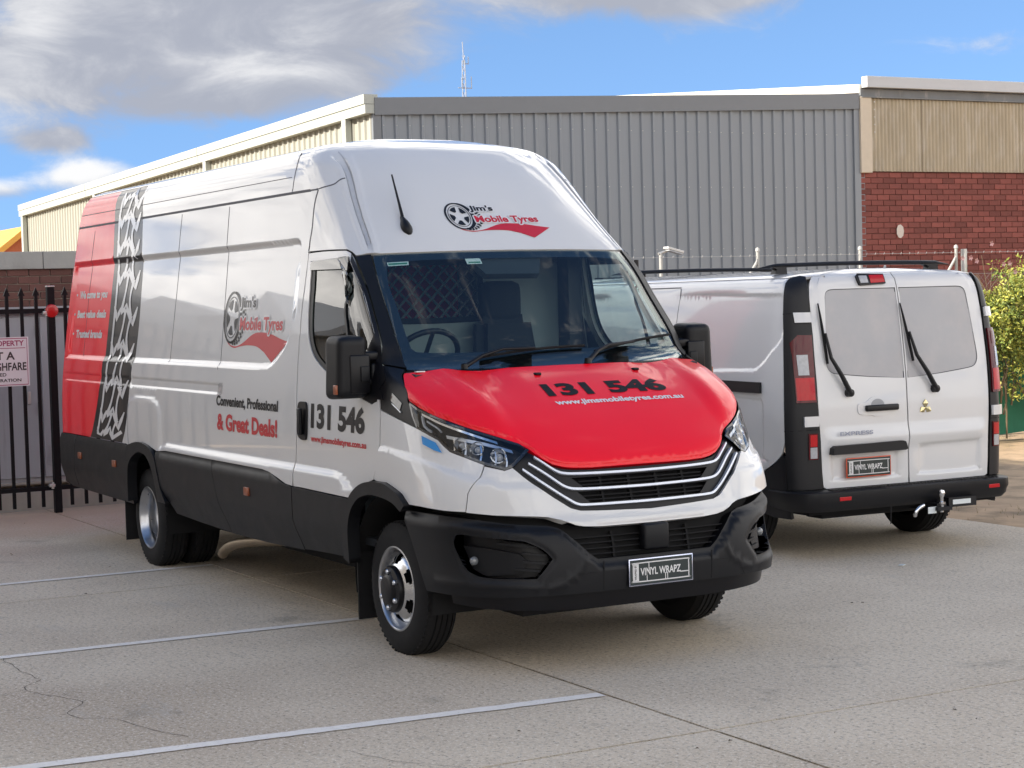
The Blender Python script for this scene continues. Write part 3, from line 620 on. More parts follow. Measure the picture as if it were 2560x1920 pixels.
    for k in range(5):
        x, a, z = [(.57, .868, 1.098), (.62, .83, 1.085), (.68, .775, 1.062), (.735, .725, 1.035), (.78, .69, 1.02)][k]
        u0 = VL.u(x, a, z); ribbon('reflector_fin', VL, [(u0, z - .02), (u0 - .018, z + .015), (u0 - .026, z + .05)], .010, SATIN if k % 2 else CHROME, lamp, sg, off=-.02, thick=.01, n=3)
    ribbon('lamp_trim', VL, inn([(.53, .89, 1.15), (.62, .825, 1.135), (.70, .735, 1.115), (.765, .64, 1.085)]), .016, SATIN, lamp, sg, off=-.022, thick=.008)
    # --- door
    drear = [(-1.130, .790), (-1.130, .9), (-1.117, 1.0), (-1.105, 1.146), (-1.137, 1.475), (-1.145, 1.773), (-1.118, 2.100)]
    dl = np.concatenate([lx(drear), VL.L([(-.928, .887, 2.103), (-.633, .869, 2.098), (-.595, .862, 2.086), (-.556, .860, 2.060), (-.368, .874, 1.884), (-.230, .892, 1.721), (-.134, .914, 1.601), (-.098, .932, 1.495), (-.066, .955, 1.41), (-.024, .981, 1.316), (-.008, .988, 1.25), (-.003, .996, 1.085), (-.038, 1.0, .995), (-.085, 1.001, .900)]), lx([(-.16, .881), (-.265, .840), (-.328, .790), (-.345, .787), (-1.012, .792)])])
    wh = np.concatenate([smooth_path(lx([(-1.066, 2.03), (-1.055, 2.050), (-1.03, 2.056), (-.62, 2.068)]), 3), VL.L([(-.590, .868, 2.060), (-.388, .880, 1.884), (-.252, .897, 1.721), (-.158, .918, 1.601), (-.118, .937, 1.495), (-.088, .958, 1.41), (-.045, .981, 1.31)]), smooth_path(lx([(-.10, 1.288), (-.25, 1.318), (-.45, 1.365), (-.712, 1.436), (-.883, 1.503), (-.973, 1.566), (-1.031, 1.654), (-1.055, 1.773), (-1.066, 1.95)]), 3)])
    door = patch('front_door', VL, dl, WHITE, van, sg, disp=side_disp, holes=[wh], step=.04, flange=.03, extra=[(VL.ux(x, z), z) for z in (.865, .885, .90, .915, .93) for x in np.arange(-1.1, -.1, .05)])
    patch('window_glass', VL, wh, SIDEGLASS if sg < 0 else SIDEGLASS2, door, sg, off=-.012, step=.06, flange=0)
    rv, rf = stroke(np.vstack([wh, wh[:1]]), .05); decal('window_frame', VL, rv, rf, lambda a, b: (a * sg, b), PLASTIC2, door, off=-.006, du=0)
    ribbon('window_divider', VL, VL.L([(-.573, .885, 2.055), (-.535, .905, 1.85), (-.497, .945, 1.644), (-.46, .965, 1.40)]), .028, PLASTIC2, door, sg, off=-.004)
    patch('wind_deflector', VL, lx([(-1.063, 2.004), (-.545, 1.988), (-.578, 2.062), (-1.03, 2.054), (-1.06, 2.04)]), GLOSSB, door, sg, off=.010, step=.05, flange=.01)
    patch('mirror_triangle', VL, VL.L([(-.195, .905, 1.665), (-.118, .938, 1.495), (-.088, .958, 1.41), (-.045, .981, 1.305)]).tolist() + lx([(-.10, 1.292), (-.25, 1.322), (-.345, 1.345), (-.30, 1.48)]).tolist(), PLASTIC, door, sg, off=.002, step=.04)
    ribbon('door_frame_trim', VL, VL.L([(-.568, .866, 2.058), (-.378, .877, 1.884), (-.240, .895, 1.721), (-.145, .916, 1.601), (-.108, .935, 1.495), (-.077, .957, 1.41), (-.034, .982, 1.316)]), .07, PLASTIC2, door, sg, off=.003)
    # door handle in its black surround
    hp = [(-1.065, 1.264), (-1.015, 1.271), (-.967, 1.263), (-.952, 1.203), (-.955, 1.085), (-.981, 1.058), (-1.05, 1.066), (-1.085, 1.105), (-1.085, 1.217)]
    patch('handle_surround', VL, smooth_path(lx(hp), 4, True), PLASTIC2, door, sg, off=.012, step=.02, flange=.014)
    hc = VL.full(np.array([sg * VL.ux(-1.005, 1.16)]), np.array([1.16]), .028)[0]; b = MB(); b.box(hc, (.045, .022, .15), bev=.008); b.build('door_handle', PLASTIC, door, smooth=50)
    # --- lower cladding, wheel arch flares
    CL_OFF = .030
    def clad_disp(X, U):
        z = X[:, 2]; return -.016 * ss(z, .80, .852) - .05 * (1 - ss(z, .40, .62))
    c_rear = lx([(-5.585, .849), (-4.353, .848), (-4.268, .832)] + [(-4.290, .70), (-4.305, .56), (-4.31, .418), (-5.72, .428)])
    patch('lower_cladding', VL, c_rear, PLASTIC, van, sg, off=CL_OFF, disp=clad_disp, step=.05, flange=.03)
    patch('bumper_corner', VL, lx([(-6.04, .849), (-5.592, .849), (-5.655, .65), (-5.727, .43), (-5.90, .43), (-6.04, .47)]), PLASTIC, van, sg, off=CL_OFF, disp=clad_disp, step=.05, flange=.03)
    patch('lower_cladding', VL, lx(rarch[5:][::1][0:0] + [(-3.345, .435), (-3.525, .605), (-3.61, .772), (-3.634, .838), (-3.411, .853), (-2.503, .852), (-2.44, .70), (-2.36, .55), (-2.306, .407), (-2.9, .42)]), PLASTIC, van, sg, off=CL_OFF, disp=clad_disp, step=.05, flange=.03)
    patch('lower_cladding', VL, lx([(-2.496, .851), (-1.62, .851), (-1.505, .842), (-1.365, .815), (-1.256, .792), (-1.148, .787), (-1.146, .60), (-1.105, .425), (-1.7, .408), (-2.299, .405), (-2.354, .55), (-2.434, .70)]), PLASTIC, van, sg, off=CL_OFF, disp=clad_disp, step=.05, flange=.03)
    patch('door_cladding', VL, lx([(-1.138, .787), (-.345, .781), (-.385, .70), (-.420, .606), (-.425, .456), (-.8, .445), (-1.095, .432), (-1.136, .60)]), PLASTIC, van, sg, off=CL_OFF, disp=clad_disp, step=.05, flange=.03)
    fo = [(-.43, .46), (-.425, .606), (-.39, .70), (-.341, .781), (-.265, .837), (-.16, .878), (-.038, .896), (.09, .896), (.193, .873), (.261, .852), (.334, .803)]
    fi = [(-.355, .44), (-.358, .606), (-.325, .705), (-.249, .774), (-.167, .809), (-.055, .827), (.074, .823), (.199, .806), (.29, .770)]
    patch('arch_flare', VL, np.concatenate([lx(fo, 3), lx(fi[::-1], 3)]), PLASTIC, van, sg, off=.036, step=.03, flange=.07)
    ro = [(-4.312, .45)] + rarch[:-1] + [(-3.42, .50)]
    ri = [(-4.265, .45), (-4.243, .668), (-4.186, .744), (-4.061, .797), (-3.942, .817), (-3.803, .795), (-3.70, .723), (-3.64, .63), (-3.585, .50)]
    patch('arch_flare', VL, np.concatenate([lx(ro, 2), lx(ri[::-1], 3)]), PLASTIC, van, sg, off=.036, step=.03, flange=.07)
    for (x, z) in ((-5.467, .701), (-4.568, .697), (-1.853, .705)):
        c = VL.full(np.array([sg * VL.ux(x, z)]), np.array([z]), CL_OFF + .004)[0]; b = MB(); b.box(c, (.075, .016, .05), bev=.004); b.build('side_marker', AMBER, van, smooth=40)
    # wheel wells
    for cx, rr, wd in ((0, .47, .45), (-4.1, .47, .70)):
        b = MB(); b.lathe([(rr, 0), (rr, wd), (.01, wd)], (cx, sg * .95, .36), 'y', 28, -sg, R(-12), R(192)); b.build('wheel_well', VOID, van, smooth=40)
    # mud flaps
    b = MB(); b.box((-.44, sg * .83, .30), (.012, .24, .36)); b.build('mud_flap', RUBBER, van); b = MB(); b.box((-4.52, sg * .80, .34), (.012, .36, .40)); b.build('mud_flap', RUBBER, van)
    # --- mirrors
    mc = Vector((-.20, sg * 1.078, 1.482)); b = MB(); bm = bmesh.new(); bmesh.ops.create_cube(bm, size=1)
    bmesh.ops.scale(bm, vec=(.17, .205, .336), verts=bm.verts)
    for v in bm.verts:
        if v.co.z > 0: v.co.y = v.co.y * .90 + sg * -.004
        if v.co.x > 0: v.co.y *= .86; v.co.z *= .94
    bmesh.ops.bevel(bm, geom=bm.edges[:], offset=.045, segments=5, affect='EDGES', profile=.6); bm.verts.index_update()
    b.add([mc + v.co for v in bm.verts], [[v.index for v in f.verts] for f in bm.faces]); bm.free()
    mir = b.build('door_mirror', PLASTIC, van, smooth=60)
    b = MB(); b.box(mc + Vector((.082, -sg * .035, -.035)), (.02, .115, .20), bev=.009); b.build('mirror_cover', PLASTIC2, mir, smooth=50)
    b = MB(); b.box(mc + Vector((.094, -sg * .06, -.035)), (.012, .05, .08), bev=.004); b.build('mirror_cover', PLASTIC, mir, smooth=50)
    b = MB(); b.box(mc + Vector((.045, sg * .088, -.112)), (.04, .014, .05), bev=.005); b.build('indicator_lens', AMBER, mir, smooth=40)
    b = MB(); b.box(mc + Vector((-.088, 0, .0)), (.006, .16, .26)); b.build('mirror_glass', CHROME, mir)
    for dz in (.055, -.085):
        b = MB(); b.box((mc.x + .03, sg * .965, mc.z + dz), (.09, .12, .05), bev=.012); b.build('mirror_arm', PLASTIC2, mir, smooth=50)
    b = MB(); b.box((-.165, sg * .962, 1.40), (.10, .03, .20), bev=.012); b.build('mirror_foot', PLASTIC, mir, smooth=50)

# --- bonnet, windscreen, grille, bumper
brear = [(.195, 0, 1.457), (.185, .348, 1.455), (.152, .577, 1.453), (.090, .80, 1.452), (.079, .885, 1.445)]
blow = [(.178, .93, 1.387), (.248, .947, 1.318), (.331, .936, 1.288), (.424, .913, 1.259), (.517, .871, 1.23), (.601, .815, 1.199), (.668, .751, 1.172), (.722, .681, 1.145), (.767, .607, 1.116), (.8, .575, 1.094), (.833, .554, 1.068), (.86, .52, 1.037), (.879, .481, 1.011), (.893, .431, .996), (.906, .383, .990), (.919, .286, .986), (.921, .18, .986), (.922, 0, .987)]
bh = VL.L(brear + blow); bh[0, 0] = 0; bh[-1, 0] = 0
_lowl = VL.L(blow[1:])
def bonnet_disp(X, U):
    P = np.stack([np.abs(U), X[:, 2]], 1); d = pldist(P, _lowl); r = -.012 * (1 - ss(d, .0, .022))
    a = np.abs(X[:, 1]); z = X[:, 2]
    r += .012 * (1 - ss(np.abs(a - .70 + .18 * (1.45 - z)), .0, .10)) * ss(z, 1.10, 1.30) - .010 * (1 - ss(np.abs(a - .50), 0, .16)) * ss(z, 1.22, 1.42)
    return r
_bx = []
t = np.gradient(_lowl, axis=0); t /= np.linalg.norm(t, axis=1)[:, None]
for dd in (.008, .016, .024, .034): 
    for q in smooth_path(_lowl + np.stack([t[:, 1], -t[:, 0]], 1) * -dd, 3): _bx += [tuple(q), (-q[0], q[1])]
    for q in smooth_path(_lowl + np.stack([t[:, 1], -t[:, 0]], 1) * dd, 3): _bx += [tuple(q), (-q[0], q[1])]
bonnet = patch('bonnet', VL, sym_loop(bh), REDB, van, off=.003, disp=bonnet_disp, extra=_bx, step=.03, flange=.03, label='red vinyl wrapped bonnet with black phone number')
for y in (-.232, .367):
    c = VL.full(np.array([VL.ua(y, 1.417)]), np.array([1.417]), .006)[0]; b = MB(); b.box(c, (.03, .035, .014), bev=.005); b.build('washer_nozzle', PLASTIC2, bonnet, smooth=50)
for sg in (-1, 1): ribbon('bonnet_notch', VL, VL.L([(.30, .74, 1.39), (.42, .76, 1.325)]), .028, REDT, bonnet, sg, off=-.004, thick=.002, disp=bonnet_disp)
b = MB(); c = VL.full(np.array([-VL.u(.09, .80, 1.45)]), np.array([1.45]), .006)[0]; b.box(c, (.02, .05, .006)); b.build('bonnet_label', PAPER, bonnet)
wsh = VL.L([(-.364, 0, 2.0795), (-.376, .33, 2.078), (-.41, .54, 2.075), (-.46, .72, 2.072), (-.480, .786, 2.068)] + [(-.365, .808, 1.939), (-.237, .822, 1.786), (-.111, .836, 1.642), (-.03, .838, 1.533), (.040, .846, 1.470), (.090, .75, 1.466), (.135, .58, 1.464), (.178, .34, 1.463), (.190, 0, 1.463)]); wsh[0, 0] = 0; wsh[-1, 0] = 0
ws = patch('windscreen', VL, sym_loop(wsh), WSGLASS, van, off=-.003, step=.05, flange=0)
inner = VL.L([(-.345, 0, 2.045), (-.36, .33, 2.043), (-.395, .54, 2.040), (-.425, .70, 2.030), (-.42, .735, 2.00), (-.345, .76, 1.90), (-.237, .765, 1.786), (-.111, .778, 1.642), (-.04, .785, 1.575), (-.005, .77, 1.555), (.03, .70, 1.548), (.07, .58, 1.545), (.115, .34, 1.543), (.13, 0, 1.543)]); inner[0, 0] = 0; inner[-1, 0] = 0
patch('windscreen_frit', VL, sym_loop(wsh), GLOSSB, ws, off=-.008, step=.04, holes=[sym_loop(inner)], flange=0)
# camera housing behind the top of the glass, registration labels
patch('camera_cover', VL, [(VL.ua(y, z), z) for y, z in ((-.27, 2.046), (-.21, 1.965), (.12, 1.962), (.17, 2.046))], DARKTRIM, ws, off=-.02, step=.05, flange=.04)
patch('label_sticker', VL, [(VL.ua(y, z), z) for y, z in ((-.735, 2.028), (-.735, 2.008), (-.628, 2.012), (-.622, 2.032))], PAPER, ws, off=-.0045, step=.05, flange=0)
patch('label_sticker', VL, [(VL.ua(y, z), z) for y, z in ((-.730, 2.023), (-.730, 2.014), (-.634, 2.017), (-.630, 2.026))], GREENP, ws, off=-.0038, step=.05, flange=0)
patch('label_sticker', VL, [(VL.ua(y, z), z) for y, z in ((-.304, 2.040), (-.304, 2.010), (-.214, 2.011), (-.214, 2.041))], PAPER, ws, off=-.0045, step=.05, flange=0)
patch('label_sticker', VL, [(VL.ua(y, z), z) for y, z in ((-.292, 2.023), (-.292, 2.015), (-.222, 2.016), (-.222, 2.024))], GREENP, ws, off=-.0038, step=.05, flange=0)
# wipers
def on_ws(y, z, o): return VL.full(np.array([VL.ua(y, z)]), np.array([z]), o)[0]
for piv, elb, tip, b0 in (((-.579, 1.460), (-.338, 1.530), (.164, 1.545), (-.46, 1.505)), ((.133, 1.462), (.298, 1.528), (.80, 1.582), (.215, 1.512))):
    arm = MB(); mid = [((elb[0] * .62 + tip[0] * .38), (elb[1] * .62 + tip[1] * .38))]
    arm.tube([on_ws(*piv, .012), on_ws((piv[0] + elb[0]) / 2, (piv[1] + elb[1]) / 2 + .002, .035), on_ws(*elb, .04), on_ws(*mid[0], .028)], [.014, .010, .009, .008], 8); a = arm.build('wiper_arm', PLASTIC2, van, smooth=50)
    bl_ = MB(); ts = np.linspace(0, 1, 7); bl_.tube([on_ws(b0[0] + (tip[0] - b0[0]) * k, b0[1] + (tip[1] - b0[1]) * k + .012 * math.sin(math.pi * k), .014) for k in ts], .008, 6); bl_.build('wiper_blade', RUBBER, a, smooth=50)
    cb = MB(); cb.lathe([(.0, .03), (.017, .026), (.02, 0)], on_ws(*piv, .0), 'z', 14); cb.build('wiper_pivot', PLASTIC2, a, smooth=50)
# grille
glow = [(.822, .668, .997), (.854, .635, .956), (.928, .51, .851), (.962, .435, .797), (.973, .388, .783), (.99, .231, .775), (.997, 0, .771)]
gtop = [(.924, 0, .978), (.915, .286, .978), (.900, .383, .982), (.885, .445, .990), (.873, .485, 1.003), (.856, .523, 1.030), (.829, .558, 1.062), (.806, .583, 1.080)]
gh = VL.L(gtop + [(.820, .632, 1.044), (.814, .674, 1.006)] + glow); gh[0, 0] = 0; gh[-1, 0] = 0
def slot(z0, z1, w0, w1): return [(VL.ua(y, z), z) for y, z in ((-w0, z1), (w0, z1), (w1, z0), (-w1, z0))]
slots = [slot(.893, .943, .40, .34), slot(.820, .874, .38, .32)]
def grille_disp(X, U): return -.006 * np.ones(len(X))
gr = patch('grille', VL, sym_loop(gh), PLASTIC2, van, off=-.016, step=.03, holes=slots, flange=.02)
patch('grille_backing', VL, slot(.80, .96, .46, .44), VOID, gr, off=-.075, step=.06, flange=0)
for z in (.908, .925, .836, .855):
    ribbon('grille_slat', VL, [(VL.ua(y, z), z) for y in np.linspace(-.36, .36, 9)], .006, VOID, gr, 1, off=-.026, thick=.03, n=2)
for y in (-.24, -.08, .08, .24):
    for z in (.918, .847): ribbon('grille_divider', VL, [(VL.ua(y, z + .027), z + .027), (VL.ua(y, z - .027), z - .027)], .010, VOID, gr, 1, off=-.030, thick=.02, n=2)
for st in ([(.845, .566, 1.046), (.877, .503, .998), (.897, .467, .973), (.91, .427, .962), (.926, .326, .957), (.939, .16, .954), (.941, 0, .953)], [(.843, .597, 1.018), (.906, .488, .933), (.927, .446, .902), (.94, .399, .888), (.954, .275, .883), (.962, .13, .881), (.963, 0, .880)], [(.84, .629, .991), (.926, .487, .875), (.95, .434, .837), (.961, .4, .817), (.968, .356, .810), (.984, .16, .807), (.986, 0, .806)]):
    q = VL.L(st); q[-1, 0] = 0; m = q[::-1].copy(); m[:, 0] *= -1; pth = np.vstack([m[:0], q, m[1:]])
    ribbon('chrome_strip', VL, pth, .0105, STRIP, gr, 1, off=.004, thick=.022, n=5)
# white upper bumper
wlow = [(1.012, 0, .703), (1.011, .304, .705), (1.0, .388, .71), (.992, .429, .717), (.978, .466, .731), (.962, .502, .748), (.94, .552, .762), (.898, .646, .768), (.813, .779, .777), (.730, .880, .792)]
wb = VL.L(wlow + [(.727, .864, .881), (.733, .847, .911), (.745, .808, .957), (.738, .781, 1.008), (.804, .708, .986), (.817, .672, .998)] + glow[1:-1] + [(.997, 0, .767)]); wb[0, 0] = 0; wb[-1, 0] = 0
def wb_disp(X, U): return .012 * ss(np.interp(np.abs(U), wing_crease[::-1, 0], wing_crease[::-1, 1]) - X[:, 2], -.005, .03) * ss(np.abs(U), .50, .66) + .012 * (1 - ss(np.abs(X[:, 2] - .735), .0, .03)) * (1 - ss(np.abs(U), .42, .6))
patch('upper_bumper', VL, sym_loop(wb), WHITE, van, step=.025, disp=wb_disp, flange=.035)
# black lower bumper with fog openings
btop = [(1.050, 0, .551), (1.043, .329, .551), (1.035, .372, .582), (1.021, .421, .633), (.996, .478, .688), (.976, .511, .715), (.951, .564, .729), (.844, .752, .744), (.762, .851, .758), (.566, .967, .770), (.254, .997, .772)]
bside = [(.33, .985, .65), (.40, .978, .52), (.464, .971, .392)]
bbot = [(.597, .947, .391), (.784, .865, .388), (.882, .783, .391), (.984, .616, .394), (1.037, .33, .396), (1.05, 0, .397)]
bb = VL.L(btop + bside + bbot); bb[0, 0] = 0; bb[-1, 0] = 0
fogp = [(.69, .909, .685), (.664, .919, .656), (.664, .917, .624), (.686, .906, .577), (.723, .891, .524), (.759, .875, .499), (.819, .836, .482), (.909, .751, .479), (.972, .651, .477), (.98, .633, .486), (.998, .574, .557), (.997, .570, .572), (.979, .606, .613), (.949, .665, .647), (.923, .708, .659), (.778, .852, .677)]
fg = smooth_path(VL.L(fogp), 3, True); fgm = fg.copy(); fgm[:, 0] *= -1
_bt = VL.L(btop); _bcr = VL.L([(.616, .946, .713), (.775, .85, .71), (.888, .732, .699), (.971, .577, .683), (.987, .541, .671), (1.011, .488, .63), (1.033, .412, .57), (1.037, .392, .553), (1.043, .329, .546), (1.05, .0, .54)])
_blc = VL.L([(.55, .955, .45), (.697, .916, .444), (.823, .839, .44), (.934, .721, .436), (1.0, .579, .43), (1.014, .533, .441), (1.034, .437, .501), (1.034, .413, .55)])
def bump_disp(X, U):
    P = np.stack([np.abs(U), X[:, 2]], 1); d = pldist(P, _bt); r = -.030 * (1 - ss(d, 0, .045)) + .010
    f = pldist(P, np.vstack([fg, fg[:1]])); r -= .006 * (1 - ss(f, .0, .03)) * (np.abs(U) > .42)
    e = pldist(P, _blc); r += .005 * (1 - ss(e, 0, .03))
    return r
_bx = []
for ln, dl_ in ((_bt, (.012, .024, .036, .048)), (_blc, (.0, .012, .024, -.012, -.024)), (fg, (-.012, -.025, -.04, .012, .025, .04))):
    t = np.gradient(ln, axis=0); t /= (np.linalg.norm(t, axis=1)[:, None] + 1e-9)
    for dd in dl_:
        for q in smooth_path(ln + np.stack([-t[:, 1], t[:, 0]], 1) * dd, 2): _bx += [tuple(q), (-q[0], q[1])]
bumper = patch('lower_bumper', VL, sym_loop(bb), PLASTIC, van, off=.0, disp=bump_disp, holes=[fg, fgm], extra=_bx, step=.03, flange=.075)
lip = VL.L([(1.04, 0, .395), (1.02, .33, .394), (.97, .60, .392), (.87, .775, .389), (.77, .855, .386), (.60, .93, .389), (.60, .92, .33), (.77, .83, .315), (.88, .74, .31), (.97, .58, .305), (1.02, .33, .30), (1.03, 0, .30)]); lip[0, 0] = 0; lip[-1, 0] = 0
patch('bumper_lip', VL, sym_loop(lip), PLASTIC2, bumper, off=-.035, step=.04, flange=.03)
intake = VL.L([(1.012, 0, .72), (1.0, .388, .73), (.978, .48, .75), (.94, .57, .775), (.83, .76, .785), (.70, .89, .80), (.40, .985, .80), (.40, .985, .74), (.70, .89, .73), (.85, .75, .71), (.951, .564, .70), (.99, .49, .66), (1.02, .43, .60), (1.04, .34, .52), (1.05, 0, .52)]); intake[0, 0] = 0; intake[-1, 0] = 0
patch('intake_backing', VL, sym_loop(intake), VOID, bumper, off=-.085, step=.05, flange=0)
for z in (.575, .605, .635, .665):
    hw = .40 if z < .6 else .45
    ribbon('intake_slat', VL, [(VL.ua(y, z), z) for y in np.linspace(-hw, hw, 11)], .006, VOID, bumper, 1, off=-.048, thick=.03, n=2)
for y in (-.22, .22): ribbon('intake_divider', VL, [(VL.ua(y, .69), .69), (VL.ua(y, .55), .55)], .010, VOID, bumper, 1, off=-.054, thick=.02, n=2)
sc_ = MB(); sc_.box((1.018, 0, .635), (.06, .145, .13), bev=.014); sc_.build('radar_cover', PLASTIC, bumper, smooth=50)
for y in (-.313, .313): ribbon('bumper_joint', VL, [(VL.ua(y, .54), .54), (VL.ua(y, .40), .40)], .005, VOID, bumper, 1, off=.0115, thick=.004, n=3)
for sg in (-1, 1):
    ribbon('bumper_joint', VL, smooth_path(VL.L([(1.03, .345, .49), (1.03, .42, .485), (1.02, .50, .44), (1.01, .53, .40)]), 3), .004, VOID, bumper, sg, off=.0115, thick=.004, n=0, disp=None)
    fl = VL.L([(.954, .568, .716), (.978, .512, .703), (.998, .484, .672), (1.007, .485, .649), (.991, .521, .672), (.969, .571, .692)])
    fcup = patch('fog_recess', VL, fg, PLASTIC2, bumper, sg, off=-.075, step=.03, flange=-.075)
    for zz, a0, a1 in ((.625, .60, .80), (.585, .585, .70), (.545, .59, .70), (.510, .62, .74)):
        ribbon('fog_fin', VL, [(VL.ua(y, zz), zz + (y - a0) * .10) for y in np.linspace(a0, a1, 5)], .012, PLASTIC, fcup, sg, off=-.035, thick=.03, n=2)
    q0 = [(.672, .905, .622), (.80, .835, .615), (.93, .715, .592), (.955, .68, .56), (.93, .70, .50), (.80, .845, .49), (.73, .885, .52)]
    patch('fog_bezel', VL, VL.L(q0), PLASTIC, fcup, sg, off=-.05, step=.03, flange=.02)
    c = VL.full(np.array([sg * VL.u(.745, .872, .555)]), np.array([.555]), -.035)[0]
    b = MB(); b.lathe([(.001, .010), (.013, .008), (.020, .002), (.023, -.008)], c, 'x', 20); b.build('fog_lamp', pbr('fog_lens', (.16, .17, .18), .12, coat=1), fcup, smooth=60)
pl = empty('number_plate', (1.072, 0, .471)); pl.parent = van
def plate(parent, base, w0=.372, h0=.134, rim=None, face=None):
    b = MB(); b.box((0, 0, 0), (.006, w0, h0), bev=.0025); b.build('plate_backing', rim, parent, smooth=40)
    b = MB(); b.box((.0035, 0, 0), (.004, w0 - .012, h0 - .012), bev=.0015); b.build('plate_face', face, parent)
    put = lambda V, F, nm, m: mesh(nm, [(.0062, v[0], v[1]) for v in V], F, m, parent)
    fr = smooth_path([(-.155, .045), (.150, .045), (.158, .037), (.158, -.037), (.150, -.045), (-.155, -.045), (-.163, -.037), (-.163, .037)], 4, True)
    parts = [stroke(np.vstack([fr, fr[:1]]), .0055), stroke([(-.135, .045), (-.135, -.045)], .006), stroke([(-.085, -.045), (-.085, .0)], .004), stroke([(-.073, .045), (-.073, 0)], .004), stroke([(.022, -.045), (.022, -.012)], .004), stroke([(.034, -.045), (.034, -.012)], .004), stroke([(.108, -.0165), (.158, -.0165)], .005)]
    V, F = joinuv(parts + [fit_text('VINYL WRAPZ', -.122, .112, -.0165, .0195, .025)]); put(V, F, 'plate_lettering', WHITEV)
    V, F = joinuv([([(-.162, -.044), (-.1385, -.044), (-.1385, .044), (-.162, .044)], [(0, 1, 2, 3)])]); put(V, F, 'plate_lettering', WHITEV)
    V, F = fit_text('WRAPPED BY', -.037, .037, -.0055, .0055, .02); mesh('plate_lettering', [(.0072, -.1505 - v[1], v[0]) for v in V], F, GLOSSB, parent)
PLATEF = pbr('plate_dark', (.016, .028, .03), .3, coat=.6); PRIM = pbr('plate_rim', (.55, .58, .72), .25, metal=1); ORIM = pbr('plate_orange', (.75, .10, .03), .4)
plate(pl, None, rim=PRIM, face=PLATEF)
# --- aerial
ant = VL.full(np.array([VL.ua(-.548, 2.215)]), np.array([2.215]), 0)[0]; nn = Vector(VL.nrm(np.array([VL.ua(-.548, 2.215)]), np.array([2.215]), VL.base)[0])
up = Vector((-.72, 0, .69)).normalized(); rt = Vector((0, 1, 0))
ab = MB(); ring = []
for k in range(9):
    s_ = k / 8; c = Vector(ant) + up * (-.055 + .145 * s_) + nn * .0; ww = .030 * math.sin(math.pi * min(1, (.10 + .9 * s_)) ** .8) ** .7 if s_ < 1 else .008; ww = [.010, .024, .031, .033, .031, .026, .019, .012, .008][k]; hh = [.012, .026, .034, .038, .040, .038, .034, .030, .026][k]
    ring.append([c + rt * ww * math.cos(q) + nn * (hh * max(0, math.sin(q)) - .006) for q in np.linspace(0, 2 * math.pi, 15)[:-1]])
ab.add([v for g in ring for v in g], [(i * 14 + k, i * 14 + (k + 1) % 14, (i + 1) * 14 + (k + 1) % 14, (i + 1) * 14 + k) for i in range(8) for k in range(14)] + [tuple(range(14)), tuple(112 + k for k in range(14))])
aer = ab.build('aerial', PLASTIC, van, smooth=60); b = MB(); p0 = Vector(ant) + up * .075 + nn * .014; b.tube([p0, p0 + Vector((-.05, .0, .10)), p0 + Vector((-.13, .004, .24))], [.010, .007, .005], 8); b.build('aerial_whip', PLASTIC2, aer, smooth=60)
# --- rear end
rb = MB(); Z_ = np.linspace(.80, ztop, 30); A = VL.full(np.full(30, VL.U8 + VL.span), Z_); rb.add([tuple(v) for v in A] + [(v[0], -v[1], v[2]) for v in A], [(i, i + 1, 31 + i, 30 + i) for i in range(29)]); rb.build('rear_doors', REDV, van)
b = MB(); b.box((-6.07, 0, .56), (.14, 1.96, .26), bev=.03); b.build('rear_bumper', PLASTIC, van, smooth=50)
b = MB(); b.span((-5.9, -.82, .40), (.55, .82, .52)); b.build('floor_pan', VOID, van)  # dark box put under the body to block light
b = MB(); b.span((-5.6, -.45, .22), (-.6, -.25, .42)).span((-5.6, .25, .22), (-.6, .45, .42)).span((-4.2, -.7, .26), (-4.0, .7, .42)).span((-.08, -.7, .24), (.08, .7, .36)).span((-2.6, .3, .2), (-1.4, .8, .42)).span((.1, -.6, .26), (.75, .6, .40)); b.build('chassis', VOID, van); b = MB(); b.span((-.75, -.52, .235), (.50, .52, .26)); b.build('undertray_shade_block', VOID, van); b = MB(); b.span((-3.4, -.15, .22), (-1.0, .75, .40), bev=.04); b.build('tank_shade_block', VOID, van)  # flat tray and rear tank box added unseen to darken the ground beneath
b = MB(); b.tube(smooth_path([(-1.9, -.35, .36), (-2.3, -.60, .325), (-2.65, -.70, .295), (-2.92, -.735, .25), (-3.05, -.75, .205), (-3.11, -.755, .165)], 4), .034, 14, cap=False); b.build('exhaust_pipe', PIPE, van, smooth=60)
# --- cabin
b = MB(); b.span((-1.27, -.55, .5), (-1.23, .84, 1.70)).span((-1.27, -.55, 1.70), (-1.23, -.36, 2.03)).span((-1.27, .24, 1.70), (-1.23, .84, 2.03)).span((-1.27, -.76, 2.03), (-1.23, .76, 2.5)); bulk = b.build('bulkhead', CABIN, van)
b = MB(); b.span((-1.27, -.86, .5), (-1.21, -.552, 2.03)); b.build('bulkhead_shade_panel', DARKTRIM, bulk)  # dark panel added so the cab looks shaded through the side window
fw = smooth_path([(-.37, 1.74), (-.33, 1.70), (.20, 1.70), (.25, 1.74), (.25, 1.99), (.20, 2.035), (-.33, 2.035), (-.37, 1.99)], 4, True)
V, F = stroke(np.vstack([fw, fw[:1]]), .035); mesh('bulkhead_window_seal', [(-1.225, v[0], v[1]) for v in V], F, RUBBER, bulk)
b = MB()
for k in range(-8, 12):
    for s_ in (-1, 1):
        y0 = -.36 + k * .085; pts = [(y0 + s_ * (z - 1.70), z) for z in np.linspace(1.70, 2.03, 34)]; pts = [q for q in pts if -.36 <= q[0] <= .24]
        if len(pts) > 3: b.tube([(-1.25 + .003 * s_, *pts[0]), (-1.25 + .003 * s_, *pts[-1])], .008, 4)
b.build('bulkhead_mesh', DIMSTEEL, bulk)
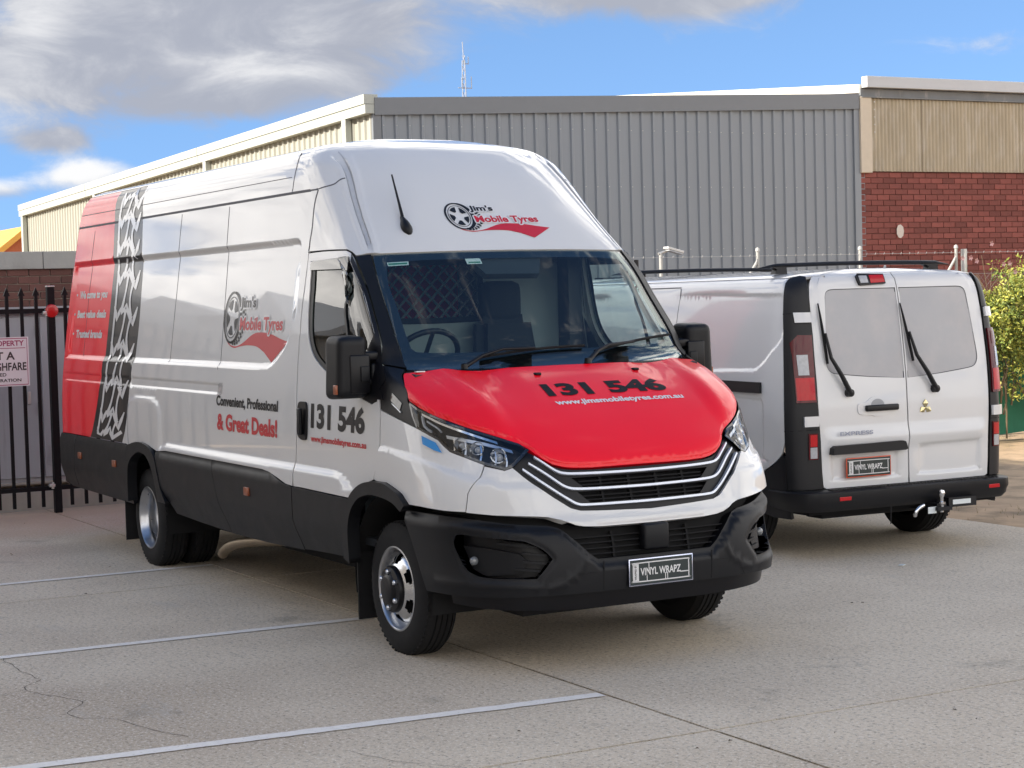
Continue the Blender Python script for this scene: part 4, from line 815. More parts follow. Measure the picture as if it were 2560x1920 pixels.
b = MB(); b.span((-2.6, -.05, 1.2), (-2.5, .75, 2.1)); b.build('cargo_shelving', REDV, van); b = MB(); b.span((-2.7, -.85, 1.2), (-2.62, .8, 2.3)); b.build('cargo_lining', CABIN, van)
b = MB(); b.span((-1.25, -.90, .52), (.45, .90, .56)); b.build('cabin_floor', DARKTRIM, van)
b = MB(); b.span((-1.25, -.72, 2.12), (-.60, .72, 2.14)); b.build('cabin_headliner', HEADLINER, van)
dash = MB(); prof = [(.16, 1.44), (-.12, 1.47), (-.30, 1.45), (-.42, 1.36), (-.45, 1.20), (-.36, .95), (.16, .95)]
dash.prism(prof, lambda x, z: (x, -.86, z), lambda x, z: (x, .86, z)); dash.build('dashboard', DARKTRIM, van, smooth=40)
b = MB(); b.box((-.36, -.53, 1.475), (.18, .40, .05), bev=.02); b.build('instrument_hood', DARKTRIM, van, smooth=50)
sw = MB(); c = Vector((-.42, -.525, 1.50)); ax = Vector((-.78, 0, .62)).normalized(); e1 = Vector((0, 1, 0)); e2 = ax.cross(e1)
sw.tube([c + (e1 * math.cos(a) + e2 * math.sin(a)) * .195 for a in np.linspace(0, 2 * math.pi, 37)[:-1]], .016, 8, closed=True); st = sw.build('steering_wheel', PLASTIC2, van, smooth=60)
b = MB(); b.tube([c - e1 * .19, c, c + e1 * .19], .014, 6).tube([c, c - e2 * .19], .014, 6).tube([c + ax * .0, c - ax * .25], .035, 10); b.build('wheel_spokes', PLASTIC2, st, smooth=60)
def seat(y, wd, name='seat'):
    s_ = empty(name, (-.86, y, .56)); s_.parent = van
    b = MB(); b.box((.02, 0, .42), (.5, wd, .16), bev=.05); b.build('cushion', FABRIC, s_, smooth=60)
    bm = bmesh.new(); bmesh.ops.create_cube(bm, size=1); bmesh.ops.scale(bm, vec=(.14, wd, .72), verts=bm.verts)
    for v in bm.verts:
        if v.co.z > 0: v.co.y *= .72
    bmesh.ops.bevel(bm, geom=bm.edges[:], offset=.05, segments=4, affect='EDGES'); bm.verts.index_update()
    b = MB(); b.add([(v.co.x - .20 - v.co.z * .15, v.co.y, v.co.z + .80) for v in bm.verts], [[v.index for v in f.verts] for f in bm.faces]); bm.free(); b.build('backrest', FABRIC, s_, smooth=60)
    b = MB(); b.box((-.27, 0, 1.24), (.11, .27, .24), bev=.05); b.build('headrest', FABRIC, s_, smooth=60)
seat(-.52, .50); seat(.33, .50)
for sg in (-1, 1):
    ribbon('pillar_trim', VL, VL.L([(-.46, .77, 2.0), (-.237, .80, 1.786), (-.111, .815, 1.642), (-.02, .82, 1.53)]), .07, HEADLINER, van, sg, off=-.05, thick=.02)
    b = MB(); b.span((-1.21, sg * .83 - .05, .6), (-1.08, sg * .83 + .04, 2.1)); b.build('pillar_trim', DARKTRIM, van)
    patch('door_card', VL, lx([(-1.08, .75), (-.12, .95), (-.05, 1.25), (-.40, 1.34), (-.72, 1.42), (-.95, 1.52), (-1.08, 1.7)]), DARKTRIM, van, sg, off=-.06, step=.08, flange=0)

# --- wheels
def tyre(parent, c, out, Rr=.349, rim=.205, wd=.19, n=64):
    """c: wheel centre at the outer sidewall plane, out=+-1 the outward y direction"""
    h = wd / 2
    prof = [(rim, -.012), (rim + .012, .004), (rim + .05, .010), (rim + .09, .006), (Rr - .020, -.008), (Rr - .006, -.020), (Rr - .001, -.034)]
    for k in range(4):
        y = -.034 - (wd - .068) * (k + .5) / 4; q = (wd - .068) / 4 * .5
        prof += [(Rr, y + q * .8), (Rr, y - q * .55), (Rr - .009, y - q * .62), (Rr - .009, y - q * .98)]
    prof += [(Rr - .001, -wd + .034), (Rr - .02, -wd + .008), (rim + .05, -wd - .006), (rim, -wd + .012)]
    b = MB(); b.lathe(prof, c, 'y', n, out); t = b.build('tyre', RUBBER, parent, smooth=30)
    # shoulder blocks
    s_ = MB()
    for k in range(60):
        a = 2 * math.pi * k / 60; m = Matrix.Rotation(-a, 3, 'Y'); q = m @ Vector((Rr - .008, 0, 0)); s_.box((c[0] + q.x, c[1] - out * .024, c[2] + q.z), (.006, .026, .016), rot=m)
    s_.build('tread_blocks', RUBBER, t); return t
def front_wheel(out):
    w_ = empty('front_wheel', (0, out * .925, .338)); w_.parent = van; c = (0, 0, 0)
    tyre(w_, c, out)
    b = MB(); b.lathe([(.215, -.010), (.222, -.002), (.222, .004), (.212, .006), (.203, -.004), (.200, -.045), (.192, -.060), (.186, -.062)], c, 'y', 56, out); rim_ = b.build('rim', STEEL, w_, smooth=40)
    # pressed disc with slotted holes
    n = 12; nseg = 96; prof = [(.188, -.060), (.183, -.048), (.176, -.030), (.165, -.014), (.148, -.004), (.132, .006), (.122, .014), (.112, .018), (.09, .020)]
    V = []; F = []; rs = []
    for i in range(nseg):
        a = 2 * math.pi * i / nseg
        for (r, h) in prof: V.append((r * math.cos(a), h * out, r * math.sin(a)))
    k = len(prof)
    for i in range(nseg):
        ph = (i % 16); slot_ = 4 <= ph < 12
        for q in range(k - 1):
            if slot_ and 2 <= q < 5 and not (ph in (4, 11) and q in (2, 4)): continue
            j = (i + 1) % nseg; F.append((i * k + q, i * k + q + 1, j * k + q + 1, j * k + q))
    b = MB(); b.add(V, F); b.build('wheel_disc', pbr('polished_steel', (.66, .67, .68), .20, metal=1, noise_amt=.1, noise_scale=10), w_, smooth=50)
    b = MB(); b.lathe([(.19, -.09), (.10, -.05), (.001, -.05)], c, 'y', 24, out); b.build('brake_drum', VOID, w_, smooth=40)
    b = MB(); b.lathe([(.122, .012), (.122, .030), (.116, .040), (.085, .046), (.075, .058), (.06, .064), (.001, .066)], c, 'y', 40, out); hub = b.build('hub_cap', PLASTIC2, w_, smooth=35)
    for q in range(6):
        a = 2 * math.pi * q / 6 + .5; b = MB(); b.lathe([(.014, .040), (.014, .054), (.010, .060), (.001, .062)], (.093 * math.cos(a), 0, .093 * math.sin(a)), 'y', 8, out); b.build('wheel_nut', SATIN, hub, smooth=30)
        a += math.pi / 6; b = MB(); b.lathe([(.017, .043), (.012, .0425), (.001, .0425)], (.093 * math.cos(a), 0, .093 * math.sin(a)), 'y', 10, out)
def rear_wheel(out):
    w_ = empty('rear_wheel', (-4.1, out * .935, .338)); w_.parent = van
    for oy, nm in ((0, 'outer'), (-.225, 'inner')): tyre(w_, (0, out * oy, 0), out)
    b = MB(); b.lathe([(.215, -.010), (.222, -.002), (.222, .004), (.212, .006), (.205, -.006), (.200, -.030), (.190, -.045), (.188, -.075), (.196, -.09), (.196, -.115), (.185, -.13), (.183, -.16), (.15, -.172), (.11, -.175), (.10, -.15), (.085, -.145), (.001, -.145)], (0, 0, 0), 'y', 64, out); b.build('rim', STEEL, w_, smooth=40)
    for q in range(6):
        a = 2 * math.pi * q / 6; b = MB(); b.lathe([(.014, -.175), (.014, -.155), (.001, -.150)], (.125 * math.cos(a), 0, .125 * math.sin(a)), 'y', 8, out); b.build('wheel_nut', SATIN, w_, smooth=30)
for o_ in (-1, 1): front_wheel(o_); rear_wheel(o_)

# --- printed graphics of the right side (and the same on the left, which the photograph does not show, left plain)
sideUZ = lambda x, z: (-VL.ux(x, z), z)
SD = dict(disp=side_disp, off=.0022)
def side_text(name, body, x0, x1, z0, z1, mat, bold=.02, ref=None, slant=0.):
    V, F = fit_text(body, x0, x1, z0, z1, bold, ref=ref); V[:, 0] += (V[:, 1] - z0) * slant
    for V, F in words(V, F, (z1 - z0) * (.28 if len(body) < 26 else 9)): decal(name, VL, V, F, sideUZ, mat, van, du=.06, dv=.03, **SD)
side_text('phone_number', '131 546', -.905, -.178, 1.130, 1.265, BLACKV, .045, ref='1')
side_text('web_address', 'www.jimsmobiletyres.com.au', -.904, -.159, 1.055, 1.090, REDT, .035, ref='l')
side_text('slogan_lettering', 'Convenient, Professional', -2.447, -1.402, 1.197, 1.262, BLACKV, .04, ref='C')
side_text('slogan_lettering', '& Great Deals!', -2.43, -1.41, 1.047, 1.150, REDT, .04, ref='D')
for tx, x0, x1, z0, z1 in (('We come to you', -5.80, -5.06, 1.905, 1.965), ('Best value deals', -5.825, -5.05, 1.755, 1.815), ('Trusted brands', -5.82, -5.11, 1.602, 1.664)):
    side_text('slogan_lettering', tx, x0, x1, z0, z1, WHITEV, .045, ref='B', slant=.18)
    V = np.array([(x0 - .07 + .018 * math.cos(a), (z0 + z1) / 2 + .010 * math.sin(a)) for a in np.linspace(0, 6.283, 11)[:-1]]); decal('bullet_dot', VL, V, [tuple(range(10))], sideUZ, WHITEV, van, du=0, **SD)
def logo(fn, mats, u0, v0, su, sv, off, disp, shear=0.):
    """wheel, two lines of lettering and a red swoosh; unit box about 1 wide, 0.5 high"""
    M = lambda P: np.array([(u0 + a * su, v0 + b * sv) for a, b in np.asarray(P, float)])
    put = lambda nm, V, F, m, o=0.: decal(nm, VL, M(V), F, fn, m, van, off=off + o, du=.06, dv=.04, disp=disp)
    def halo(tx, a, b, c, d, bold, ref):
        V, F = fit_text(tx, a, b, c, d, bold, ref=ref)
        for k in range(8): put('logo_outline', V + np.array([.013 * math.cos(k * .785), .016 * math.sin(k * .785)]), F, WHITEV, .0010 + .00008 * k)
    circ = lambda cx, cy, rx, ry, a0=0, a1=2 * math.pi, n=40: np.array([(cx + rx * math.cos(a), cy + ry * math.sin(a)) for a in np.linspace(a0, a1, n)])
    cx, cy = .135, .245
    parts = [stroke(circ(cx, cy, .128, .215), .020), stroke(circ(cx, cy, .103, .175), .007)]
    for k in range(5):
        a = 2 * math.pi * k / 5 + .3; a2 = a + .95; q = np.array([(cx + .045 * math.cos(a + .25), cy + .075 * math.sin(a + .25)), *[(cx + .09 * math.cos(t), cy + .152 * math.sin(t)) for t in np.linspace(a + .05, a2 - .02, 6)], (cx + .045 * math.cos(a2 - .22), cy + .075 * math.sin(a2 - .22))]); parts.append((q, [tuple(range(len(q)))]))
    tread = circ(cx + .055, cy - .005, .128, .215, -1.9, .75, 24)
    parts.append(stroke(circ(cx + .018, cy, .128, .215, -1.75, 1.5, 24), .018))
    for k in range(0, 22, 2):
        q = tread[k:k + 2]; parts.append(stroke([q[0], q[1]], .030))
    for k in range(1, 22, 2):
        q = (tread[k:k + 2] - [cx, cy]) * [1.14, 1.03] + [cx, cy]; parts.append(stroke([q[0], q[1]], .022))
    put('logo_wheel', *joinuv(parts), mats[0])
    V, F = fit_text("Jim's", .262, .505, .30, .415, .035, ref='J'); put('logo_lettering', V, F, mats[0], .003)
    halo("Jim's", .262, .505, .30, .415, .035, 'J')
    V, F = fit_text('Mobile Tyres', .275, .93, .135, .245, .03, ref='M')
    for a, b in words(V, F, .02): put('logo_lettering', a, b, mats[1], .003)
    halo('Mobile Tyres', .275, .93, .135, .245, .03, 'M')
    swp = smooth_path([(.03, .105), (.10, .02), (.20, -.015), (.30, .0), (.42, .01), (.56, .0), (.68, -.045)], 5).tolist() + [(.80, -.125)] + smooth_path([(1.02, .045), (.90, .07), (.76, .105), (.60, .12), (.48, .10), (.34, .03), (.24, -.0), (.14, .01), (.08, .05)], 5).tolist()
    from mathutils.geometry import tessellate_polygon
    tri = tessellate_polygon([[Vector((a, b, 0)) for a, b in swp]]); put('logo_swoosh', np.array(swp), [tuple(t) for t in tri], mats[1], -.0003)
logo(sideUZ, (BLACKV, REDT), -2.465, 1.570, 1.085, .72, .0022, side_disp)
logo(lambda y, z: (VL.ua(y, z), z), (BLACKV, REDT), -.300, 2.193, .610, .345, .0022, roof_disp)
fr_uz = lambda y, z: (VL.ua(y, z), z)
V, F = fit_text('131 546', -.287, .436, 1.312, 1.369, .05, ref='1'); [decal('phone_number', VL, a, b, fr_uz, MATTEB, bonnet, off=.0052, du=.05, dv=.012, disp=bonnet_disp) for a, b in words(V, F, .03)]
V, F = fit_text('www.jimsmobiletyres.com.au', -.282, .486, 1.271, 1.293, .035, ref='l'); decal('web_address', VL, V, F, fr_uz, WHITEV, bonnet, off=.0052, du=.05, dv=.01, disp=bonnet_disp)
# blue label on the wing
V = np.array([(.43, 1.125), (.545, 1.055), (.50, 1.040), (.40, 1.105)]); 
qb = VL.L([(.405, .945, 1.150), (.50, .915, 1.118), (.545, .902, 1.068), (.50, .92, 1.080), (.42, .945, 1.108)]); patch('wing_label', VL, qb, BLUE, van, -1, off=.013, step=.03, flange=0)
# white tyre-track print
def bandx(f, z):
    r = np.interp(z, [q[1] for q in redD], [q[0] for q in redD]); b_ = np.interp(z, [q[1] for q in blackR], [q[0] for q in blackR]); return r + (b_ - r) * f
rows = [2.62, 2.46, 2.265, 2.045, 1.785, 1.525, 1.262, 1.03, .885]; parts = []; KX = .35
def tpath(pts, wd):
    pts = [q for q in pts if .868 < q[1] < 2.69]
    if len(pts) < 2: return
    V, F = stroke(np.array([(bandx(f, z) * KX, z) for f, z in pts]), wd); V[:, 0] /= KX; parts.append((V, F))
for i, z0 in enumerate(rows):
    k = 1.15; zz = [(.16, .03), (.215, -.01), (.275, -.055), (.32, -.01), (.36, .022), (.41, -.005), (.48, .02), (.55, .060), (.61, .02), (.67, -.005), (.73, -.03), (.79, -.06), (.85, .0), (.92, .062)]
    tpath([(f, z0 + d * k - (f - .5) * .06) for f, d in zz], [.010] + [.024] * 12 + [.008])
    if i + 1 < len(rows):
        z1 = rows[i + 1]; n = 9; T_ = np.linspace(0, 1, n)
        tpath([(.185, z0 + (z1 - z0) * t + .02) for t in T_], .015)
        tpath([(.535 - .145 * t ** 1.6, z0 + .03 + (z1 - z0 - .02) * t) for t in T_], [.024, .018, .015, .013, .013, .015, .018, .022, .027])
        tpath([(.745 - .075 * math.sin(math.pi * t) - .03 * t, z0 - .02 + (z1 - z0) * t) for t in T_], [.024, .018, .015, .013, .013, .015, .018, .022, .027])
V, F = joinuv(parts); lowm = V[:, 1] < 2.452
def trackfn(x, z): return (-VL.ux(x, min(z, 2.70)), min(z, 2.70))
for k, q in enumerate(parts): decal('tyre_track_print', VL, q[0], q[1], trackfn, WHITEV, van, du=0, off=.0022 + .0002 * (k % 4), disp=side_disp)
# ================================================================ the yard
def concrete_mat():
    m = bpy.data.materials.new('concrete'); m.use_nodes = True; t = m.node_tree; b = t.nodes['Principled BSDF']
    g = t.nodes.new('ShaderNodeNewGeometry'); pos = g.outputs['Position']
    def N(sc, det=5, ro=.6, off=(0, 0, 0), stretch=None):
        mp = t.nodes.new('ShaderNodeMapping'); mp.inputs['Location'].default_value = off
        if stretch: mp.inputs['Scale'].default_value = stretch
        t.links.new(pos, mp.inputs[0]); n = t.nodes.new('ShaderNodeTexNoise'); n.inputs['Scale'].default_value = sc; n.inputs['Detail'].default_value = det; n.inputs['Roughness'].default_value = ro
        t.links.new(mp.outputs[0], n.inputs['Vector']); return n.outputs[0]
    c = mixc(t, sstep(t, N(.9, 4), .35, .7), (.68, .585, .455), (.58, .49, .375))
    c = mixc(t, sstep(t, N(.33, 3, .5, (4, 2, 0)), .45, .72), c, (.50, .41, .31))
    c = mixc(t, mth(t, 'MULTIPLY', sstep(t, N(60, 3, .8), .52, .64), .90), c, (.80, .74, .65))      # pale stone showing
    c = mixc(t, mth(t, 'MULTIPLY', sstep(t, N(42, 3, .8, (9, 9, 0)), .53, .64), .60), c, (.17, .145, .115))   # dark aggregate
    c = mixc(t, mth(t, 'MULTIPLY', sstep(t, N(24, 4, .85, (3, 7, 1)), .54, .68), .40), c, (.30, .26, .21))
    c = mixc(t, mth(t, 'MULTIPLY', sstep(t, N(7, 4, .7, (13, 7, 1)), .58, .75), .30), c, (.20, .18, .15))
    c = mixc(t, mth(t, 'MULTIPLY', sstep(t, N(1.3, 5, .7, (21, 5, 1)), .60, .74), .45), c, (.17, .155, .13))
    c = mixc(t, mth(t, 'MULTIPLY', sstep(t, N(2.0, 5, .75, (2, 31, 1), (.35, 1, 1)), .60, .72), .35), c, (.50, .47, .42))
    # tan sand washed in along the back fence
    sx = t.nodes.new('ShaderNodeSeparateXYZ'); t.links.new(pos, sx.inputs[0])
    near = mth(t, 'MULTIPLY', mth(t, 'SUBTRACT', 1.0, sstep(t, mth(t, 'ADD', sx.outputs[0], mth(t, 'MULTIPLY', N(1.6, 4), 3.0)), -6.6, -3.2)), .85)
    c = mixc(t, near, c, (.50, .36, .25))
    t.links.new(c, b.inputs['Base Color']); b.inputs['Roughness'].default_value = .85; b.inputs['Specular IOR Level'].default_value = .25
    bp = t.nodes.new('ShaderNodeBump'); bp.inputs['Strength'].default_value = .35; bp.inputs['Distance'].default_value = .006
    t.links.new(mth(t, 'ADD', N(75, 4, .7), mth(t, 'MULTIPLY', N(9, 4), .6)), bp.inputs['Height']); t.links.new(bp.outputs[0], b.inputs['Normal'])
    return m
CONC = concrete_mat()
JOINT = pbr('joint_dirt', (.045, .04, .035), .95, noise_amt=.5, noise_scale=20)
DIRT = pbr('sandy_dirt', (.50, .35, .215), .95, noise_amt=.7, noise_scale=3.0, bump=.9, bump_scale=26, second=(.26, .195, .12), second_scale=2.2, second_lo=.45, second_hi=.7)
gm = MB(); gm.add([(-900, -900, -.03), (900, -900, -.03), (900, 900, -.03), (-900, 900, -.03)], [(0, 1, 2, 3)]); gm.build('ground', DIRT, kind='structure')
lot = empty('parking_lot', kind='structure')
def wav(a, b, f, n=40):
    ts = np.linspace(0, 1, n); return [(a[0] + (b[0] - a[0]) * t, a[1] + (b[1] - a[1]) * t, f * noise.noise((a[0] * 3 + t * 23, a[1] * 5, 1))) for t in ts]
xs = [-8.35, -3.02, 2.33, 7.7, 13.2, 19]; ys = [-20, -15, -10.4, -5.5, -.58, 5.0]
for i in range(len(xs) - 1):
    for j in range(len(ys) - 1):
        x0, x1, y0, y1 = xs[i], xs[i + 1], ys[j], ys[j + 1]; g = .006
        ring = [(x, y0 + g + abs(d) * .02) for x, _, d in wav((x0 + g, y0), (x1 - g, y0), .3, 60)] + [(x1 - g - abs(d) * .02, y) for _, y, d in wav((x1, y0 + g), (x1, y1 - g), .3, 60)] + [(x, y1 - g - abs(d) * .02) for x, _, d in wav((x1 - g, y1), (x0 + g, y1), .3, 60)] + [(x0 + g + abs(d) * .02, y) for _, y, d in wav((x0, y1 - g), (x0, y0 + g), .3, 60)]
        n = len(ring); b = MB(); b.prism(ring, lambda x, y: (x, y, 0), lambda x, y: (x, y, -.028)); b.build('concrete_slab', CONC, lot)
b = MB(); b.span((-8.35, -20, -.029), (19, 5, -.005)); b.build('joint_bed', JOINT, lot)
PAINT = pbr('line_paint', (.84, .80, .74), .7, noise_amt=.35, noise_scale=30, second=(.62, .57, .50), second_scale=60, second_lo=.55, second_hi=.7)
for (x0, ya, x1, yb, wd) in ((-3.90, -5.4, -3.80, -.585, .075), (-1.27, -5.4, -1.09, -.595, .080), (1.12, -5.4, 1.475, -.60, .085), (3.75, -5.4, 4.0, -.60, .085)):
    V = []; n = 150
    for k in range(n + 1):
        t = k / n; x = x0 + (x1 - x0) * t; y = ya + (yb - ya) * t
        V += [(x - wd / 2 + .008 * noise.noise((x, y * 14, 3)), y, .004), (x + wd / 2 + .008 * noise.noise((x + 7, y * 14, 5)), y, .004)]
    mesh('painted_line', V, [(2 * k, 2 * k + 1, 2 * k + 3, 2 * k + 2) for k in range(n)], PAINT, lot)
def crack(pts, wd):
    P = smooth_path(pts, 6); P = [(x + .02 * noise.noise((x * 9, y * 9, 2)), y + .02 * noise.noise((x * 9, y * 9, 7))) for x, y in P]
    V, F = stroke(P, [max(.0015, wd * (.6 + .8 * noise.noise((i * .7, 3, 1)))) for i in range(len(P))]); mesh('surface_crack', [(v[0], v[1], .002) for v in V], F, JOINT, lot)
crack([(-1.16, -2.68), (-.89, -2.69), (-.6, -2.68), (-.46, -2.66), (-.38, -2.73), (-.25, -2.79), (-.02, -2.70), (.19, -2.64), (.38, -2.75), (.52, -2.74), (.62, -2.62), (.89, -2.55), (1.15, -2.45)], .005)
crack([(-.25, -2.79), (-.12, -3.0), (.02, -3.2)], .004); crack([(1.75, -2.0), (2.0, -1.92), (2.3, -1.72)], .004)
# fallen leaves and specks on the concrete
LEAF = pbr('dead_leaf', (.10, .075, .045), .8, rand=.8)
rng = random.Random(4)
for k in range(60):
    x, y = rng.uniform(-6, 3.5), rng.uniform(-3.2, 3.2)
    if rng.random() < .4: x, y = rng.uniform(-8, -5), rng.uniform(-2.5, 2)
    r = rng.uniform(.006, .016); a = rng.uniform(0, 6.28); b = MB(); b.add([(x + r * math.cos(a), y + r * math.sin(a), .004), (x - r * .5 * math.sin(a), y + r * .5 * math.cos(a), .010), (x - r * math.cos(a), y - r * math.sin(a), .005), (x + r * .5 * math.sin(a), y - r * .5 * math.cos(a), .008)], [(0, 1, 2, 3)]); b.build('fallen_leaf', LEAF, lot)
b = MB(); b.box((-.75, 3.05, .006), (.035, .05, .004), rot=Matrix.Rotation(.5, 3, 'Z')); b.build('paper_scrap', PAPER, lot)

# ---------------------------------------------------------------- steel picket fence, sign
FENCE = pbr('fence_black', (.004, .004, .006), .55, spec=.2)
fence = empty('picket_fence', (-8, -.55, 0), label='black steel picket fence with spear tops behind the red van rear', cat='fence')
b = MB(); b.box((0, 0, .99), (.022, .029, 1.86)); 
sp_ = [(-.014, 1.92), (.014, 1.92), (.014, 1.955), (.030, 1.955), (0, 2.03), (-.030, 1.955), (-.014, 1.955)]
b.prism(sp_, lambda y, z: (.012, y, z), lambda y, z: (-.012, y, z)); pk = b.build('picket', FENCE, fence); pk.location = (0, -.13, 0)
for k in range(-18, 22):
    if k in (-1, 0): continue
    c = pk.copy(); COL.objects.link(c); c.parent = fence; c.location = (0, .13 * k, 0)
for z in (1.82, .225):
    b = MB(); b.span((-.018, -2.4, z - .02), (.012, -.034, z + .02)); b.build('rail', FENCE, fence); b = MB(); b.span((-.018, .034, z - .02), (.012, 2.8, z + .02)); b.build('rail', FENCE, fence)
b = MB(); b.box((0, 0, 1.015), (.065, .065, 2.03), bev=.004); b.build('post', FENCE, fence); b = MB(); b.box((0, 0, 2.035), (.07, .07, .012), bev=.003); b.build('post_cap', pbr('galvanised', (.55, .55, .54), .45, metal=.6, noise_amt=.3), fence)
for z in (.25, 1.80):
    b = MB(); b.box((.02, -.055, z), (.05, .05, .03), bev=.005).lathe([(.012, -.03), (.012, .03)], (.03, -.05, z), 'z', 10); b.build('gate_hinge', MATS['galvanised'], fence, smooth=40)
b = MB(); b.lathe([(.001, .012), (.050, .011), (.058, .006), (.060, 0)], (.034, -.0, 1.815), 'x', 28); b.build('red_reflector', pbr('reflector_red', (.45, .01, .012), .35, coat=.5, noise_amt=.5, noise_scale=40), fence, smooth=40)
sg_ = empty('warning_sign', (-7.965, -1.10, 1.375), label='white sign with purple border and black lettering on the picket fence', cat='sign')
b = MB(); b.box((0, 0, 0), (.004, .66, .435)); b.build('sign_board', pbr('sign_white', (.66, .66, .70), .4, coat=.4), sg_)
PUR = pbr('sign_purple', (.30, .04, .12), .5); BLK = pbr('sign_black', (.03, .03, .035), .5)
fr = [(-.315, .205), (.315, .205), (.315, -.205), (-.315, -.205), (-.315, .205)]; V, F = stroke(fr, .008); mesh('sign_border', [(.003, v[0], v[1]) for v in V], F, PUR, sg_)
V, F = stroke([(-.315, .120), (.30, .120)], .006); mesh('sign_border', [(.003, v[0], v[1]) for v in V], F, PUR, sg_)
for tx, y0, y1, z0, z1, m in (('PRIVATE PROPERTY', -.29, .29, .140, .188, PUR), ('NOT A', -.12, .205, .018, .088, BLK), ('THOROUGHFARE', -.29, .305, -.078, -.008, BLK), ('MONITORED', -.16, .125, -.128, -.098, BLK), ('IN OPERATION', -.09, .255, -.178, -.150, BLK)):
    V, F = fit_text(tx, y0, y1, z0, z1, .025); mesh('sign_lettering', [(.0035, v[0], v[1]) for v in V], F, m, sg_)
b = MB(); b.box((-.9 + .9 - .0, .02, -.285), (.003, .10, .085)); b.build('paper_notice', PAPER, sg_) if False else None
# grey cabinet on its plinth
CAB = pbr('cabinet_grey', (.36, .37, .40), .5, noise_amt=.12, noise_scale=2, second=(.25, .25, .26), second_scale=3.0, second_lo=.62, second_hi=.85, stretch=(1, 3, .25))
cab = empty('electrical_cabinet', (-9.0, -.4, 0), label='tall grey metal cabinet with hinged doors behind the picket fence', cat='cabinet')
b = MB(); b.span((-.9, -1.6, .20), (-.02, 1.55, 1.80)); b.build('cabinet_body', CAB, cab)
b = MB(); b.span((-.95, -1.65, 1.80), (.05, 1.60, 1.86)); b.build('cabinet_roof', CAB, cab)
for y0, y1 in ((-1.58, -.80), (-.79, -.005), (.005, .76), (.77, 1.53)):
    b = MB(); b.span((-.02, y0, .24), (.0, y1, 1.76), bev=.006); d = b.build('cabinet_door', CAB, cab)
    b = MB(); b.tube([(.006, y1 - .03, 1.58), (.006, y1 - .03, 1.68)], .012, 8).tube([(.006, y1 - .03, .85), (.006, y1 - .03, .95)], .012, 8); b.build('hinge', MATS['galvanised'], d)
    for k in range(6): 
        b = MB(); b.box((.006, y0 + .12, .36 + .035 * k), (.012, .16, .012)); b.build('vent_louvre', CAB, d)
    b = MB(); b.box((.012, y1 - .12, 1.0), (.02, .03, .12), bev=.004); b.build('lock_handle', MATS['galvanised'], d)
b = MB(); b.box((.003, -.72, 1.12), (.004, .12, .14)); b.build('paper_notice', PAPER, cab)
kerb = MB(); kerb.span((-11.5, -6, -.03), (-8.62, 6, .10)); kerb.build('concrete_apron', CONC, kind='structure')
kb = MB(); kb.span((-8.62, -6, -.03), (-8.50, 6, .16), bev=.01); kb.build('kerb', pbr('kerb_concrete', (.42, .40, .36), .85, noise_amt=.4, noise_scale=6, bump=.3, bump_scale=40), kind='structure')

# ---------------------------------------------------------------- brick walls
MORTAR = pbr('mortar', (.33, .27, .23), .95, noise_amt=.3, noise_scale=12)
def bricks(parent, x, y0, y1, z0, z1, mat, bl=.23, bh=.076, j=.010, seed=1, proud=.008):
    rg = random.Random(seed); bm = MB(); bm.box((0, 0, 0), (.05, bl, bh), bev=.004); src = bm.build('brick', mat, parent); src.location = (x, y0 + bl / 2, z0 + bh / 2); first = True; k = 0; half = None
    z = z0; r = 0
    while z + bh * .6 < z1:
        y = y0 - (bl + j) / 2 * (r % 2)
        while y < y1:
            c = y + bl / 2
            if c - bl / 2 >= y0 - .005 and c + bl / 2 <= y1 + .005:
                o = src if first else src.copy()
                if not first: COL.objects.link(o); o.parent = parent
                first = False; o.location = (x - .025 + proud + rg.uniform(-.002, .002), c, z + bh / 2); o.rotation_euler = (rg.uniform(-.004, .004), 0, rg.uniform(-.004, .004)); k += 1
            elif y + bl > y0 and y < y1:
                a0, a1 = max(y, y0), min(y + bl, y1)
                if a1 - a0 > .03:
                    o = src.copy(); COL.objects.link(o); o.parent = parent; o.location = (x - .025 + proud, (a0 + a1) / 2, z + bh / 2); o.scale = (1, (a1 - a0) / bl, 1); k += 1
            y += bl + j
        z += bh + j; r += 1
    return k
BRICKL = pbr('brick_dark', (.115, .050, .042), .85, noise_amt=.5, noise_scale=9, rand=.5, bump=.4, bump_scale=60)
lw_ = empty('boundary_wall', (-12.2, 0, 0), label='dark red brick wall with concrete capping behind the grey cabinet', cat='wall')
b = MB(); b.span((-.22, -4, 0), (-.012, 4.5, 2.28)); b.build('wall_core', MORTAR, lw_)
bricks(lw_, 0, -.75, 1.9, 1.61, 2.285, BRICKL, seed=3)
b = MB(); b.span((-.30, -4, 2.285), (.05, .48, 2.48), bev=.008).span((-.30, .486, 2.285), (.05, 4.5, 2.48), bev=.008); b.build('capping', pbr('cap_concrete', (.34, .335, .32), .85, noise_amt=.35, noise_scale=4, bump=.3, bump_scale=30, second=(.22, .215, .205), second_scale=2.5, second_lo=.5, second_hi=.8), lw_)

